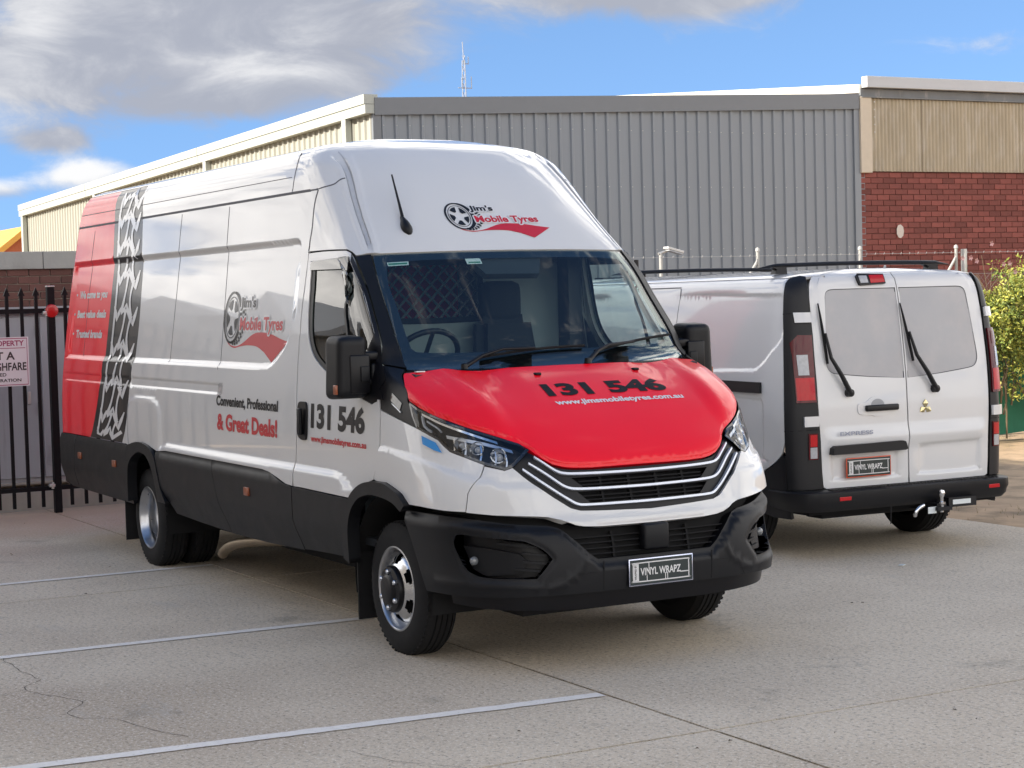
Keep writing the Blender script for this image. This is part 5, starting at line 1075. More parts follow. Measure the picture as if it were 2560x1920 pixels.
# ---------------------------------------------------------------- the steel shed
GREY = pbr('grey_sheet', (.235, .262, .295), .45, noise_amt=.12, noise_scale=2.0, stretch=(1, 1, .1)); CREAM = pbr('cream_sheet', (.37, .368, .32), .5, noise_amt=.12, noise_scale=3, stretch=(1, 1, .2))
CREAM2 = pbr('cream_trim', (.42, .44, .40), .45, noise_amt=.08); GREYF = pbr('grey_flashing', (.165, .18, .20), .4, noise_amt=.1)
shed = empty('steel_shed', (-14, 5.42, 0), label='large steel shed with grey end wall and cream side wall', cat='shed')
def sheet_profile(n, pitch=.194, dep=.028):
    P = []
    for k in range(n):
        o = k * pitch; P += [(o, 0), (o + .018, dep), (o + .050, dep), (o + .068, 0)]
    P.append((n * pitch, 0)); return P
def sheet(name, mat, parent, n, z0, z1, along):
    P = sheet_profile(n); V = []; F = []
    for (q, d) in P:
        for z in (z0, z1): V.append((d, q, z) if along == 'y' else (-q, -d, z))
    for i in range(len(P) - 1): F.append((2 * i, 2 * i + 2, 2 * i + 3, 2 * i + 1))
    return mesh(name, V, F, mat, parent)
for k in range(10):
    n = 4 if k < 9 else 6
    s_ = sheet('cladding_sheet', GREY, shed, n, 0, 4.40 + .022 * k, 'y'); s_.location = (0, .10 + k * .776, 0)
b = MB(); b.span((-.02, -.02, 0), (.035, .10, 4.36), bev=.004); b.build('corner_flashing', GREYF, shed); b = MB(); b.span((-.02, 8.03, 0), (.036, 8.15, 4.60), bev=.004); b.build('corner_flashing', GREY, shed)
b = MB(); b.add([(.06, .0, 4.28), (.06, 8.12, 4.55), (.06, 8.12, 4.78), (.06, 0, 4.51), (-.05, 0, 4.28), (-.05, 8.12, 4.55), (-.05, 8.12, 4.78), (-.05, 0, 4.51)], [(0, 1, 2, 3), (7, 6, 5, 4), (3, 2, 6, 7), (0, 4, 5, 1), (0, 3, 7, 4), (1, 5, 6, 2)]); b.build('barge_flashing', GREYF, shed)
for row_z in (2.45, 3.35, 4.15):
    SC = MB()
    for k in range(41): SC.lathe([(.007, .0), (.006, .005), (.001, .006)], (.029, .10 + .034 + .194 * k, row_z), 'x', 6)
    SC.build('screw_row', MATS['galvanised'], shed)['kind'] = 'stuff'
for k in range(24):
    s_ = sheet('cladding_sheet', CREAM, shed, 4 if k < 23 else 3, 0, 4.32 - .0175 * k, 'x'); s_.location = (-.02 - k * .776, 0, 0)
def slopebox(x0, x1, y0, y1, z0a, z1a, z0b, z1b): return [(x0, y0, z0a), (x1, y0, z0b), (x1, y1, z0b), (x0, y1, z0a), (x0, y0, z1a), (x1, y0, z1b), (x1, y1, z1b), (x0, y1, z1a)], [(0, 3, 2, 1), (4, 5, 6, 7), (0, 1, 5, 4), (2, 3, 7, 6), (1, 2, 6, 5), (0, 4, 7, 3)]
for i, (xa, xb) in enumerate(((.05, -6.6), (-6.62, -13.2), (-13.22, -18.45))):
    za, zb = -.0225 * -xa, -.0225 * -xb
    b = MB(); b.add(*slopebox(xa, xb, -.135, .05, 4.30 + za, 4.42 + za, 4.30 + zb, 4.42 + zb)).add(*slopebox(xa, xb, -.15, .05, 4.425 + za, 4.55 + za, 4.425 + zb, 4.55 + zb)); b.build('gutter', CREAM2, shed)
for x in (-.70, -6.35, -12.7, -18.25):
    b = MB(); b.span((x - .07, -.13, 0), (x + .07, -.035, 4.32 + .0225 * x), bev=.01); b.build('downpipe', CREAM2, shed)
b = MB(); b.add([(0, 0, 4.40), (0, 8.1, 4.70), (-18.3, 8.1, 4.70), (-18.3, 0, 3.95)], [(0, 1, 2, 3)]); b.build('roof_sheet', CREAM2, shed)
b = MB(); b.span((-18.38, .05, 0), (-18.34, 8, 4.0)); b.build('rear_wall', CREAM, shed)

# ---------------------------------------------------------------- brick workshop on the right
shop = empty('brick_workshop', (-14, 13.53, 0), label='red brick workshop with corrugated asbestos upper wall beside the grey shed', cat='building')
BRICKR = pbr('brick_red', (.20, .060, .050), .85, noise_amt=.45, noise_scale=7, rand=.55, bump=.4, bump_scale=50); MORT2 = pbr('mortar_red', (.17, .066, .055), .95, noise_amt=.4, noise_scale=15)
b = MB(); b.span((-14, .0, 0), (-.012, 9, 3.6)); b.build('wall_core', MORT2, shop)
bricks(shop, 0, .02, 3.95, 2.05, 3.60, BRICKR, seed=9, proud=.004)
b = MB(); b.lathe([(.001, .003), (.03, .002)], (.02, .80, 2.68), 'x', 9); b.V = [(v[0], .80 + (v[1] - .80) * 2.6 + .02 * noise.noise((v[1] * 40, v[2] * 40, 0)), 2.68 + (v[2] - 2.68) * 3.6) for v in b.V]; b.build('paint_splash', pbr('splash', (.6, .55, .50), .8), shop)
ASB = pbr('asbestos', (.47, .41, .31), .9, noise_amt=.5, noise_scale=4, second=(.54, .49, .41), second_scale=6, second_lo=.45, second_hi=.75, stretch=(1, 1, .35), bump=.3, bump_scale=30)
n = 14
for k in range(5):
    V = []; F = []; m = 98
    for i in range(m + 1):
        y = i * 1.022 / m; d = .022 * math.sin(2 * math.pi * i / 7 / 1.0) if True else 0
        d = .020 * math.sin(2 * math.pi * y / .073)
        V += [(d + .005 * k % .007, y, 3.605), (d + .005 * k % .007, y, 4.72)]
    F = [(2 * i, 2 * i + 2, 2 * i + 3, 2 * i + 1) for i in range(m)]
    s_ = mesh('corrugated_sheet', V, F, ASB, shop, smooth=180); s_.location = (.03 + .004 * (k % 2), .24 + k * 1.02, 0)
b = MB(); b.span((.0, .02, 3.58), (.075, .235, 4.74), bev=.006); b.build('corner_board', pbr('board_beige', (.60, .53, .43), .8, noise_amt=.2), shop)
for k in range(5):
    b = MB(); b.lathe([(.012, .0), (.010, .012), (.001, .014)], (.075, .285, 4.66 - .115 * k), 'x', 8); b.build('bolt_head', MATS['galvanised'], shop)
b = MB(); b.span((.0, .05, 4.725), (.09, 6, 4.745)).span((.0, .05, 4.745), (.05, 6, 4.86)); b.build('steel_beam', pbr('weathered_steel', (.17, .18, .19), .6, noise_amt=.6, noise_scale=3, second=(.34, .33, .31), second_scale=3.5, second_lo=.55, second_hi=.7, stretch=(1, 1, .3)), shop)
FASC = pbr('fascia_white', (.50, .52, .55), .5, noise_amt=.15, noise_scale=3)
b = MB(); b.span((.02, .09, 4.875), (.16, 8, 5.045), bev=.004); b.build('front_gutter', FASC, shop)
b = MB(); b.add([(.02, .085, 4.80), (-9.5, -.03, 5.58), (-9.5, -.03, 5.71), (.02, .085, 4.93), (.02, .045, 4.80), (-9.5, -.10, 5.58), (-9.5, -.10, 5.71), (.02, .045, 4.93)], [(0, 1, 2, 3), (4, 7, 6, 5), (3, 2, 6, 7), (0, 4, 5, 1), (0, 3, 7, 4), (1, 5, 6, 2)]); b.build('side_fascia', pbr('fascia_cream', (.78, .76, .68), .5), shop)
b = MB(); b.add([(.05, .1, 4.92), (.05, 8, 4.92), (-9.5, 8, 5.70), (-9.5, .0, 5.70)], [(0, 1, 2, 3)]); b.build('roof_sheet', FASC, shop)
b = MB(); b.span((-3, .1, 3.6), (-.02, 6.0, 4.78)); b.build('upper_wall_core', MORT2, shop)

# ---------------------------------------------------------------- far gable, radio mast
gb = empty('gabled_house', (-45, 8.0, 0), label='orange brick gable with yellow barge board at the far left', cat='house')
b = MB(); b.prism([(-9, 0), (12, 0), (12, 2.5), (1.9, 3.0), (.58, 4.05), (-1.2, 2.68), (-9, 2.55)], lambda y, z: (0, y, z), lambda y, z: (-10, y, z)); b.build('wall', pbr('orange_brick', (.42, .13, .06), .85, noise_amt=.2), gb)
b = MB(); b.prism([(-1.6, 2.36), (.58, 4.06), (1.9, 3.02), (1.9, 3.2), (.58, 4.25), (-1.6, 2.56)], lambda y, z: (.25, y, z), lambda y, z: (-10, y, z)); b.build('barge_board', pbr('yellow_paint', (.70, .36, .06), .6), gb)
mast = empty('radio_mast', (-60, 30.6, 0), label='thin lattice radio mast with aerials above the grey shed roof', cat='mast')
MASTM = pbr('mast_steel', (.34, .38, .45), .5, metal=.3)
b = MB()
for a in range(3): b.tube([(.22 * math.cos(a * 2.09), .22 * math.sin(a * 2.09), 0), (.07 * math.cos(a * 2.09), .07 * math.sin(a * 2.09), 11.6)], .022, 5)
for k in range(30):
    z = 1 + k * .36; r0 = .22 - .15 * z / 11.6
    for a in range(3): b.tube([(r0 * math.cos(a * 2.09), r0 * math.sin(a * 2.09), z), (r0 * math.cos(a * 2.09 + 2.09), r0 * math.sin(a * 2.09 + 2.09), z + .36)], .012, 4)
b.build('lattice', MASTM, mast)
for pth in ([(0, 0, 11.4), (0, -.05, 12.35)], [(0, -.30, 10.47), (0, .34, 10.47)], [(0, .32, 10.47), (0, .32, 10.95)], [(0, -.05, 11.46), (0, .22, 11.46)], [(0, .20, 11.46), (0, .20, 11.75)], [(0, -.12, 10.5), (0, -.12, 10.9)]):
    b = MB(); b.tube(pth, .02, 5); b.build('whip_aerial', MASTM, mast)

# ---------------------------------------------------------------- chain-link fence with green shade cloth
GALV = MATS['galvanised']; WHITEP = pbr('white_post', (.42, .42, .40), .5, noise_amt=.2)
cl = empty('chain_link_fence', (-8, 8, 0), label='chain-link fence with barbed top wire behind the second van', cat='fence')
for y in (-4.0, -.76, .66, 2.08, 4.2):
    b = MB(); b.tube([(0, y, 0), (0, y, 2.26)], .017, 10); b.build('post', WHITEP, cl, smooth=60)
    b = MB(); b.lathe([(.001, .025), (.022, .012), (.026, -.02)], (0, y, 2.27), 'z', 12); b.build('post_cap', WHITEP, cl, smooth=60)
for y, s_ in ((-.76, -1), (2.08, -1)):
    b = MB(); b.tube([(0, y, 2.15), (0, y + s_ * .45, 1.55)], .016, 8); b.build('brace', WHITEP, cl, smooth=60)
b = MB(); b.tube([(0, 2.2, 0), (0, 2.2, 2.24)], .035, 10); b.build('post', GALV, cl, smooth=60)
for z in (2.20, 1.95, 1.2, .1):
    b = MB(); b.tube([(0, -6, z), (0, 8, z)], .002, 4); b.build('line_wire', GALV, cl)
b = MB()
for k in range(110): 
    y = -6 + k * .125; b.tube([(0, y, 2.190), (.004, y + .010, 2.215)], .0025, 4)
b.build('wire_barbs', GALV, cl)['kind'] = 'stuff'
b = MB()
for k in range(-30, 150):
    y = -6 + k * .09
    for s_ in (1, -1):
        pts = [(0, y, .1), (0, y + s_ * 1.85, 1.95)]
        a, c = pts
        if min(a[1], c[1]) < -6 or max(a[1], c[1]) > 8: continue
        b.tube(pts, .0010, 3, cap=False)
b.build('wire_mesh', GALV, cl)['kind'] = 'stuff'
CLOTH = pbr('green_cloth', (.02, .15, .085), .8, noise_amt=.5, noise_scale=5, bump=.5, bump_scale=8)
V = []; F = []; ny, nz = 60, 20
for i in range(ny + 1):
    for k in range(nz + 1):
        y = 1.0 + 6 * i / ny; z = .05 + 1.25 * k / nz; V.append((.03 + .035 * noise.noise((y * 2, z * 2, 3)), y, z + .04 * noise.noise((y, 1, 1))))
for i in range(ny):
    for k in range(nz): a = i * (nz + 1) + k; F.append((a, a + nz + 1, a + nz + 2, a + 1))
mesh('shade_cloth', V, F, CLOTH, cl, smooth=180)

# creeper over the fence
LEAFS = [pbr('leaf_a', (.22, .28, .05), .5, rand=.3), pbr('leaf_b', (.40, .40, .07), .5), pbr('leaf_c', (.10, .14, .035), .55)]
for m in LEAFS:
    m.node_tree.nodes['Principled BSDF'].inputs['Subsurface Weight'].default_value = 0
shrub = empty('creeper_shrub', (-7.75, 10.6, 0), label='yellow-green creeper shrub with pink flowers over the fence at right', cat='shrub')
rg = random.Random(11)
def leafquad(c, s, rg):
    n = Vector((rg.gauss(0, 1) + .5, rg.gauss(0, 1) - .5, rg.gauss(0, 1) + .7)).normalized(); a = n.orthogonal().normalized(); a.rotate(Matrix.Rotation(rg.uniform(0, 6.28), 3, n)); b = n.cross(a); f = n * s * .18
    return [c - a * s, c - b * s * .42 + f, c + a * s, c + b * s * .42 + f]
groups = [MB(), MB(), MB()]
clumps = []
for k in range(420):
    y = rg.gauss(.15, .55) if rg.random() < .8 else rg.uniform(1.5, 3.2); top = 2.0 - .35 * max(0, -y - .2) * 2.0 + .15 * math.sin(y * 3); z = rg.uniform(.95 if y > -.2 else 1.15, top) if rg.random() < .8 else rg.uniform(.55, 1.1); x = rg.gauss(.18, .14)
    if z < 1.0 and rg.random() < .5: continue
    clumps.append((x, y, z, rg.uniform(.08, .17), rg.random()))
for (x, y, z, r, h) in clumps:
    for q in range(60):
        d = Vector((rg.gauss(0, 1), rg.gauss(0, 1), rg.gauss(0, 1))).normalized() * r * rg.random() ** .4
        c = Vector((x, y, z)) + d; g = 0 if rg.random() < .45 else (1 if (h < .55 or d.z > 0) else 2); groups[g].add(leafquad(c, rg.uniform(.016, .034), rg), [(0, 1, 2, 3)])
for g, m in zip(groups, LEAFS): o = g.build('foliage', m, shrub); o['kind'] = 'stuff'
tw = MB()
for k in range(46):
    y = rg.uniform(-.6, 3); p = Vector((rg.uniform(-.05, .15), y, rg.uniform(.0, .6))); pts = [p.copy()]
    for q in range(6): p = p + Vector((rg.uniform(-.06, .09), rg.uniform(-.16, .12), rg.uniform(.12, .36))); pts.append(p.copy())
    tw.tube(pts, [.012, .011, .009, .007, .005, .004, .003], 5)
tw.build('twigs', pbr('twig', (.16, .12, .075), .9), shrub)['kind'] = 'stuff'
PINK = pbr('pink_petal', (.62, .40, .40), .6); ORNG = pbr('orange_petal', (.75, .30, .02), .6)
for k in range(26):
    y, z = rg.uniform(-.9, 1.4), rg.uniform(1.85, 2.32)
    if k > 22: y, z = rg.uniform(0, .5), rg.uniform(.9, 1.1)
    c = Vector((rg.uniform(.1, .35), y, z)); b = MB()
    for q in range(5):
        a = q * 1.257; d = Vector((.5, math.cos(a), math.sin(a))); b.add([c, c + d * .022 + Vector((.012, -math.sin(a) * .012, math.cos(a) * .012)), c + d * .036, c + d * .022 - Vector((-.012, -math.sin(a) * .012, math.cos(a) * .012))], [(0, 1, 2, 3)])
    b.build('flower', PINK if k <= 22 else ORNG, shrub)
# grass and litter on the dirt strip
gr_ = MB(); rg = random.Random(5)
for k in range(5200):
    x, y = rg.uniform(-8.2, 1), rg.uniform(5.03, 11.5)
    dens = noise.noise((x * .8, y * .8, 4)) + (.35 if x < -6.8 else -.15)
    if rg.random() > dens + .25: continue
    h = rg.uniform(.015, .06) * (1.8 if x < -7.2 else 1); a = rg.uniform(0, 6.28); l = Vector((math.cos(a), math.sin(a), 0)); c = Vector((x, y, -.03)); s_ = l.orthogonal().normalized() * .003
    gr_.add([c - s_, c + s_, c + l * h * .6 + Vector((0, 0, h))], [(0, 1, 2)])
gr_.build('dry_grass', pbr('straw', (.30, .24, .11), .9, noise_amt=.6, noise_scale=4), kind='stuff', label='dry grass and straw on the dirt strip', cat='grass')
# black equipment rack with floodlight behind the second van
rk = empty('equipment_rack', (-8.9, 6.6, 0), label='black steel rack rising behind the second van roof', cat='rack')
for nm, pth in (('upright', [(0, -.36, 0), (0, -.36, 2.20)]), ('upright', [(0, -.27, 0), (0, -.27, 2.05)]), ('upright', [(0, 1.5, 0), (0, 1.5, 1.98)]), ('bar', [(0, -.9, 1.98), (0, -.27, 1.98)]), ('bar', [(0, -.9, 1.80), (0, 1.5, 1.86)]), ('bar', [(0, .1, 1.93), (0, 1.5, 1.95)])):
    b = MB(); b.tube(pth, .03, 4); b.build(nm, FENCE, rk)
fp = empty('floodlight_pole', (-8.8, 6.5, 0), label='slim white pole with a flat floodlight behind the windscreen pillar', cat='floodlight')
b = MB(); b.tube([(0, 0, 0), (0, 0, 2.27)], .020, 8); b.build('pole', WHITEP, fp, smooth=60)
b = MB(); b.box((.02, .16, 2.30), (.10, .22, .03), rot=Matrix.Rotation(R(-14), 3, 'X'), bev=.006); b.build('lamp_housing', GALV, fp); b = MB(); b.box((.03, .16, 2.275), (.085, .19, .012), rot=Matrix.Rotation(R(-14), 3, 'X')); b.build('lamp_lens', CLEARL, fp); b = MB(); b.tube([(0, -.03, 2.26), (0, .08, 2.29)], .014, 6); b.build('lamp_bracket', GALV, fp)

# ---------------------------------------------------------------- neighbours beyond the frame: the hall that shades the yard, low sheds mirrored in the van's flank
HALLM = pbr('hall_wall', (.60, .56, .50), .8, noise_amt=.2, noise_scale=.6); HALLR = pbr('hall_roof', (.35, .36, .37), .6)  # unseen hall's wall kept pale to bounce light into the yard
hall = empty('tall_hall', (4, -27, 0), label='tall plain hall along the sunny side of the yard', cat='building')
b = MB(); b.span((-21, -6, 0), (32, 5, 15.4)); b.build('wall', HALLM, hall); b = MB(); b.span((-21.3, -6.3, 15.4), (32.3, 5.3, 15.6)); b.build('roof', HALLR, hall)
for k in range(9):
    b = MB(); b.span((-19 + 5.6 * k, 5.0, 1.2), (-15.6 + 5.6 * k, 5.06, 4.0)); b.build('window', GLOSSB, hall)
NAMES_ = ('flat-roofed grey shed beyond the left edge', 'steep gabled shed beyond the left edge', 'long shed with a low gable beyond the left edge', 'farthest wide shed beyond the left edge')
for i, (x, y, wx, wy, h, rh) in enumerate(((-20.2, -13, 6.4, 6, 3.5, .25), (-25.6, -13, 3.6, 6, 3.5, .9), (-32.2, -13, 8.6, 6, 3.9, .5), (-48, -16, 18, 8, 4.6, 1.0))):
    s_ = empty('neighbour_shed', (x, y, 0), label=NAMES_[i], cat='shed', group='sheds beyond the left edge')
    b = MB(); b.span((-wx / 2, -wy / 2, 0), (wx / 2, wy / 2, h)); b.build('wall', pbr('shed_wall', (.20, .19, .18), .8, noise_amt=.2, noise_scale=.6), s_)
    b = MB(); b.prism([(-wx / 2 - .3, h), (wx / 2 + .3, h), (0, h + rh)], lambda x, z: (x, -wy / 2 - .2, z), lambda x, z: (x, wy / 2 + .2, z)); b.build('roof', HALLR, s_)
# ================================================================ the second van, its tail to the camera (local +x points out of its tail)
v2 = empty('panel_van', (-1.238, 3.540, 0), R(-2.184), label='plain white panel van with black corner trims parked tail-first beside the wrapped van', cat='van')
W2 = [(.25, .92), (.45, .955), (.7, .972), (.95, .978), (1.2, .968), (1.5, .942), (1.7, .915), (1.82, .885), (1.88, .850), (1.915, .79), (1.935, .70), (1.95, .5), (1.958, .2)]
w2 = lambda z: float(crv([q[0] for q in W2], [q[1] for q in W2], z)) - .022
def r2(z, x0, cor=.07, k=1.0):
    W_ = w2(z); return (z, [(x0, 0), (x0 - .004, .34 * k), (x0 - .012, .60 * k), (x0 - .022, W_ - .19 * k), (x0 - .042, W_ - .085 * k), (x0 - .095, W_ - .020 * k), (x0 - .19, W_ - .003 * k), (x0 - .5, W_), (x0 - 1.0, W_)])
NET2 = [r2(.25, .0), r2(.45, .0), r2(.7, .0), r2(.95, .0), r2(1.2, -.012), r2(1.5, -.045), r2(1.7, -.075), r2(1.82, -.098), r2(1.88, -.118), r2(1.915, -.145, k=.95), r2(1.935, -.18, k=.85), r2(1.95, -.27, k=.6), r2(1.958, -.42, k=.25)]
TL = Loft(NET2, lambda z: -4.75, .24); TL.asym = (.70, .70)      # the door side as photographed stands a little narrower
_sg = [1]
tl = lambda y, z: (TL.ua(y, z) if (_sg[0] > 0 or y < 0) else -TL.ua(-y, z), z)
def tside(pts): return TL.LX(pts)
_x0 = lambda z: float(np.interp(z, [r[0] for r in NET2], [r[1][0][0] for r in NET2]))
def tb(d, z): return (TL.ux(_x0(z) - d, z), z)
WHITE2 = pbr('white_paint_plain', (.70, .70, .70), .35, coat=1, coat_rough=.06, noise_amt=.06, noise_scale=3, bump=.012, bump_scale=6, detail=3)
FILMGLASS = pbr('film_reflection_glass', (.40, .40, .415), .42, coat=.35, coat_rough=.12, noise_amt=.22, noise_scale=2.4, second=(.46, .44, .44), second_scale=3.0, second_lo=.4, second_hi=.75)  # pale grey carries white film and a painted cloud reflection
TRIM = pbr('van_trim_black', (.010, .010, .012), .42, spec=.35, noise_amt=.2, noise_scale=6)
# side panels: pressed recess
_r2 = smooth_path([(-3.0, 1.262), (-.55, 1.262), (-.46, 1.268), (-.37, 1.31), (-.26, 1.40), (-.175, 1.47), (-.150, 1.56), (-.150, 1.74), (-.165, 1.785), (-.21, 1.803), (-.4, 1.803), (-3.0, 1.800)], 4, True)
_r3 = smooth_path([(-2.6, .64), (-.45, .64), (-.36, .70), (-.34, .80), (-.335, 1.02), (-.36, 1.085), (-.42, 1.10), (-2.6, 1.10)], 4, True)
def d2(X, U):
    P = X[:, [0, 2]]; d = np.zeros(len(P))
    for poly, dep, wdt in ((_r2, .016, .028), (_r3, .012, .03)):
        i = inpoly(P, poly); e = pldist(P, np.vstack([poly, poly[:1]])); d -= dep * np.where(i, ss(e, 0, wdt), 0)
    d -= .012 * ss(X[:, 2], 1.838, 1.85) * (1 - ss(X[:, 2], 1.862, 1.872)) * 0
    return np.where(np.abs(U) > 1.2, d, 0)
X2 = [(TL.ux(x, z), z) for z in (1.248, 1.258, 1.268, 1.278, 1.29, 1.765, 1.776, 1.786, 1.796, 1.806, .63, .645, .66, .68, 1.07, 1.085, 1.10) for x in np.arange(-3.5, -.14, .05)] + [(TL.ux(x, z), z) for z in np.arange(1.25, 1.84, .016) for x in np.arange(-.62, -.12, .016)] + [(TL.ux(x, z), z) for z in np.arange(.63, 1.12, .018) for x in np.arange(-.5, -.3, .018)]
for sg in (-1, 1):
    _sg[0] = sg
    lp = [tb(.115, 1.895)] + tside([(-4.7, 1.895), (-4.74, .80), (-2.0, .70), (-1.25, .52), (-.95, .435), (-.64, .44), (-.35, .60), (-.145, .72)]).tolist() + [tb(.112, .8), tb(.110, 1.2), tb(.110, 1.5), tb(.112, 1.7), tb(.113, 1.8), tb(.114, 1.86)]
    patch('side_panel', TL, lp, WHITE2, v2, sg, disp=d2, step=.05, extra=X2, edge=.04)
    # lower cladding and black corner trim
    patch('lower_cladding', TL, tside([(-.108, .695), (-.14, .708), (-.345, .588), (-.635, .428), (-.64, .33), (-.3, .28), (-.11, .28)]), TRIM, v2, sg, off=.012, step=.05, flange=.03)
    edge_in = [(.712, .48), (.722, .70), (.735, .95), (.738, 1.2), (.735, 1.5), (.732, 1.66), (.726, 1.80), (.715, 1.868), (.708, 1.898)]
    col = [tl(*q) for q in edge_in] + [tb(.060, 1.905), tb(.095, 1.890), tb(.107, 1.86), tb(.107, 1.8), tb(.106, 1.7), tb(.104, 1.5), tb(.104, 1.2), tb(.106, .8), tb(.106, .48)]
    ct = patch('corner_trim', TL, col, TRIM, v2, sg, off=.010, step=.04, flange=.02)
    ribbon('trim_joint', TL, [tl(.735, 1.662), tb(.106, 1.655)], .006, VOID, ct, sg, off=.0115, n=4)
    ribbon('trim_joint', TL, [tl(.738, .88), tb(.106, .875)], .006, VOID, ct, sg, off=.0115, n=4)
    # tail lamp
    out = .885
    lampq = [tl(.748, 1.51), tl(.752, 1.08), tl(.752, 1.062), tl(.885, 1.062), tl(out, 1.08), tl(out, 1.25), tl(out - .002, 1.38), tl(.885, 1.46), tl(.84, 1.512)]
    tlm = patch('tail_lamp', TL, lampq, DREDLENS, v2, sg, off=.024, step=.04, flange=.02)
    patch('reversing_lens', TL, [tl(.795, 1.38), tl(.795, 1.245), tl(.862, 1.245), tl(.862, 1.38)], CLEARL, tlm, sg, off=.0275, step=.04, flange=.006)
    patch('brake_lens', TL, [tl(.762, 1.228), tl(.762, 1.078), tl(.880, 1.078), tl(.880, 1.228)], REDLENS, tlm, sg, off=.0270, step=.04, flange=.006)
    patch('indicator_lens', TL, [tl(.772, 1.49), tl(.772, 1.40), tl(.862, 1.40), tl(.85, 1.49)], DREDLENS, tlm, sg, off=.0270, step=.04, flange=.006)
    for z0, z1 in ((1.594, 1.66), (.902, .970)):
        patch('hinge_cover', TL, [tl(.742, z1), tl(.742, z0), tl(.845, z0), tl(.845, z1)], WHITE2, v2, sg, off=.030, step=.03, flange=.03)
    low = patch('lower_lamp', TL, [tl(.748, .855), tl(.748, .68), tl(.815, .68), tl(.815, .855)], DREDLENS, v2, sg, off=.018, step=.04, flange=.01)
    patch('red_lens', TL, [tl(.755, .846), tl(.755, .768), tl(.805, .768), tl(.805, .846)], REDLENS, low, sg, off=.0205, step=.04, flange=.004)
    patch('clear_lens', TL, [tl(.755, .762), tl(.755, .688), tl(.805, .688), tl(.805, .762)], CLEARL, low, sg, off=.0205, step=.04, flange=.004)
    # rear door leaf with fixed glass
    o_ = [(.006, .478), (.68, .478), (.700, .490), (.709, .60), (.716, .80), (.727, 1.0), (.730, 1.2), (.727, 1.5), (.724, 1.66), (.714, 1.80), (.690, 1.872), (.660, 1.902), (.35, 1.918), (.004, 1.921)]
    leaf = [tl(*q) for q in o_]
    gl = [tl(.014, 1.817)] + [tl(*q) for q in smooth_path([(.52, 1.817), (.565, 1.812), (.592, 1.795), (.603, 1.765)], 3)] + [tl(*q) for q in smooth_path([(.645, 1.36), (.646, 1.315), (.632, 1.275), (.60, 1.250), (.55, 1.240)], 3)] + [tl(.30, 1.214), tl(.014, 1.196)]
    pan = smooth_path([(.09, .52), (.62, .52), (.635, .55), (.645, .72), (.63, .755), (.10, .742), (.082, .72), (.08, .54)], 4, True)
    def dd_(X, U):
        P = np.stack([np.abs(X[:, 1]), X[:, 2]], 1); i = inpoly(P, pan); e = pldist(P, np.vstack([pan, pan[:1]])); r = -.014 * np.where(i, ss(e, 0, .03), 0); z = X[:, 2]
        return r + .018 * (1 - ss(np.abs(z - .80), .0, .10)) * (1 - ss(np.abs(X[:, 1]), .60, .72))
    px = [tl(y, z) for y in np.arange(.02, .70, .02) for z in np.concatenate([np.arange(.50, .56, .012), np.arange(.70, .92, .018)])] + [tl(y, z) for y in (.085, .095, .105, .60, .615, .63) for z in np.arange(.52, .76, .02)]
    dr = patch('rear_door', TL, leaf, WHITE2, v2, sg, holes=[gl], disp=dd_, extra=px, step=.045, flange=.03)
    patch('door_glass', TL, gl, FILMGLASS, dr, sg, off=-.004, step=.05, flange=.01)
    V, F = stroke(np.vstack([gl, gl[:1]]), .010); decal('glass_seal', TL, V, F, lambda a, b: (a * sg, b), pbr('seal_grey', (.06, .065, .07), .6), dr, off=-.0015, du=0)
_sg[0] = 1
# roof
rl = [(TL.ua(0, 1.92), 1.924)] + [tl(y, z) for y, z in ((.30, 1.922), (.55, 1.913), (.66, 1.906), (.70, 1.902))] + np.array([tb(.10, 1.908), tb(.13, 1.902)] + tside([(-4.7, 1.902)]).tolist()).tolist() + [(TL.U8 + TL.span, 1.957), (0, 1.957)]; rl[0] = (0, 1.924)
patch('roof', TL, sym_loop(rl), WHITE2, v2, step=.06, flange=.02)
U = np.linspace(0, TL.U8 + TL.span, 40); X = TL.full(U, np.full(40, 1.9565)); tb = MB(); tb.add([tuple(x) for x in X] + [(x[0], -x[1], x[2]) for x in X], [(i, i + 1, 41 + i, 40 + i) for i in range(39)]); tb.build('roof_skin', WHITE2, v2)
b = MB(); b.span((-4.72, -.93, .4), (-4.6, .93, 1.6)); b.build('front_end', WHITE2, v2)
b = MB(); b.span((-4.6, -.80, .30), (-.05, .80, .46)); b.build('floor_pan', VOID, v2)
# bumper
pl_ = [(-.30, .945), (-.10, .945), (.02, .91), (.075, .84), (.10, .70), (.105, .35), (.105, 0)]
pl_ = pl_ + [(x, -y) for x, y in pl_[::-1][1:]]; BP = smooth_path([(x, y if y < .7 else .7 + (y - .7) * .62) for x, y in pl_], 5)
bm_ = MB(); secs = [(.0, .470), (.012, .462), (.014, .41), (.002, .388), (-.004, .36), (-.03, .332)]
nP = len(BP); VV = []
C0 = np.array([-.6, 0])
for (o, z) in secs:
    t = np.gradient(BP, axis=0); t /= np.linalg.norm(t, axis=1)[:, None]; nn_ = np.stack([-t[:, 1], t[:, 0]], 1); nn_ *= np.sign((nn_ * (BP - C0)).sum(1))[:, None]; Q = BP + nn_ * o; VV += [(q[0], q[1], z) for q in Q]
FF = [(k * nP + i, k * nP + i + 1, (k + 1) * nP + i + 1, (k + 1) * nP + i) for k in range(len(secs) - 1) for i in range(nP - 1)]
inn_ = BP - np.array([.12, 0]); n0 = len(VV); VV += [(q[0], q[1] * .93, .474) for q in inn_]; FF += [(i, i + 1, n0 + i + 1, n0 + i) for i in range(nP - 1)]
bm_.add(VV, FF); bump2 = bm_.build('rear_bumper', TRIM, v2, smooth=35)
for k in range(46):
    y = -.70 + k * 1.40 / 45; b = MB(); b.box((.065, y, .477), (.06, .012, .006)); b.build('step_rib', TRIM, bump2)
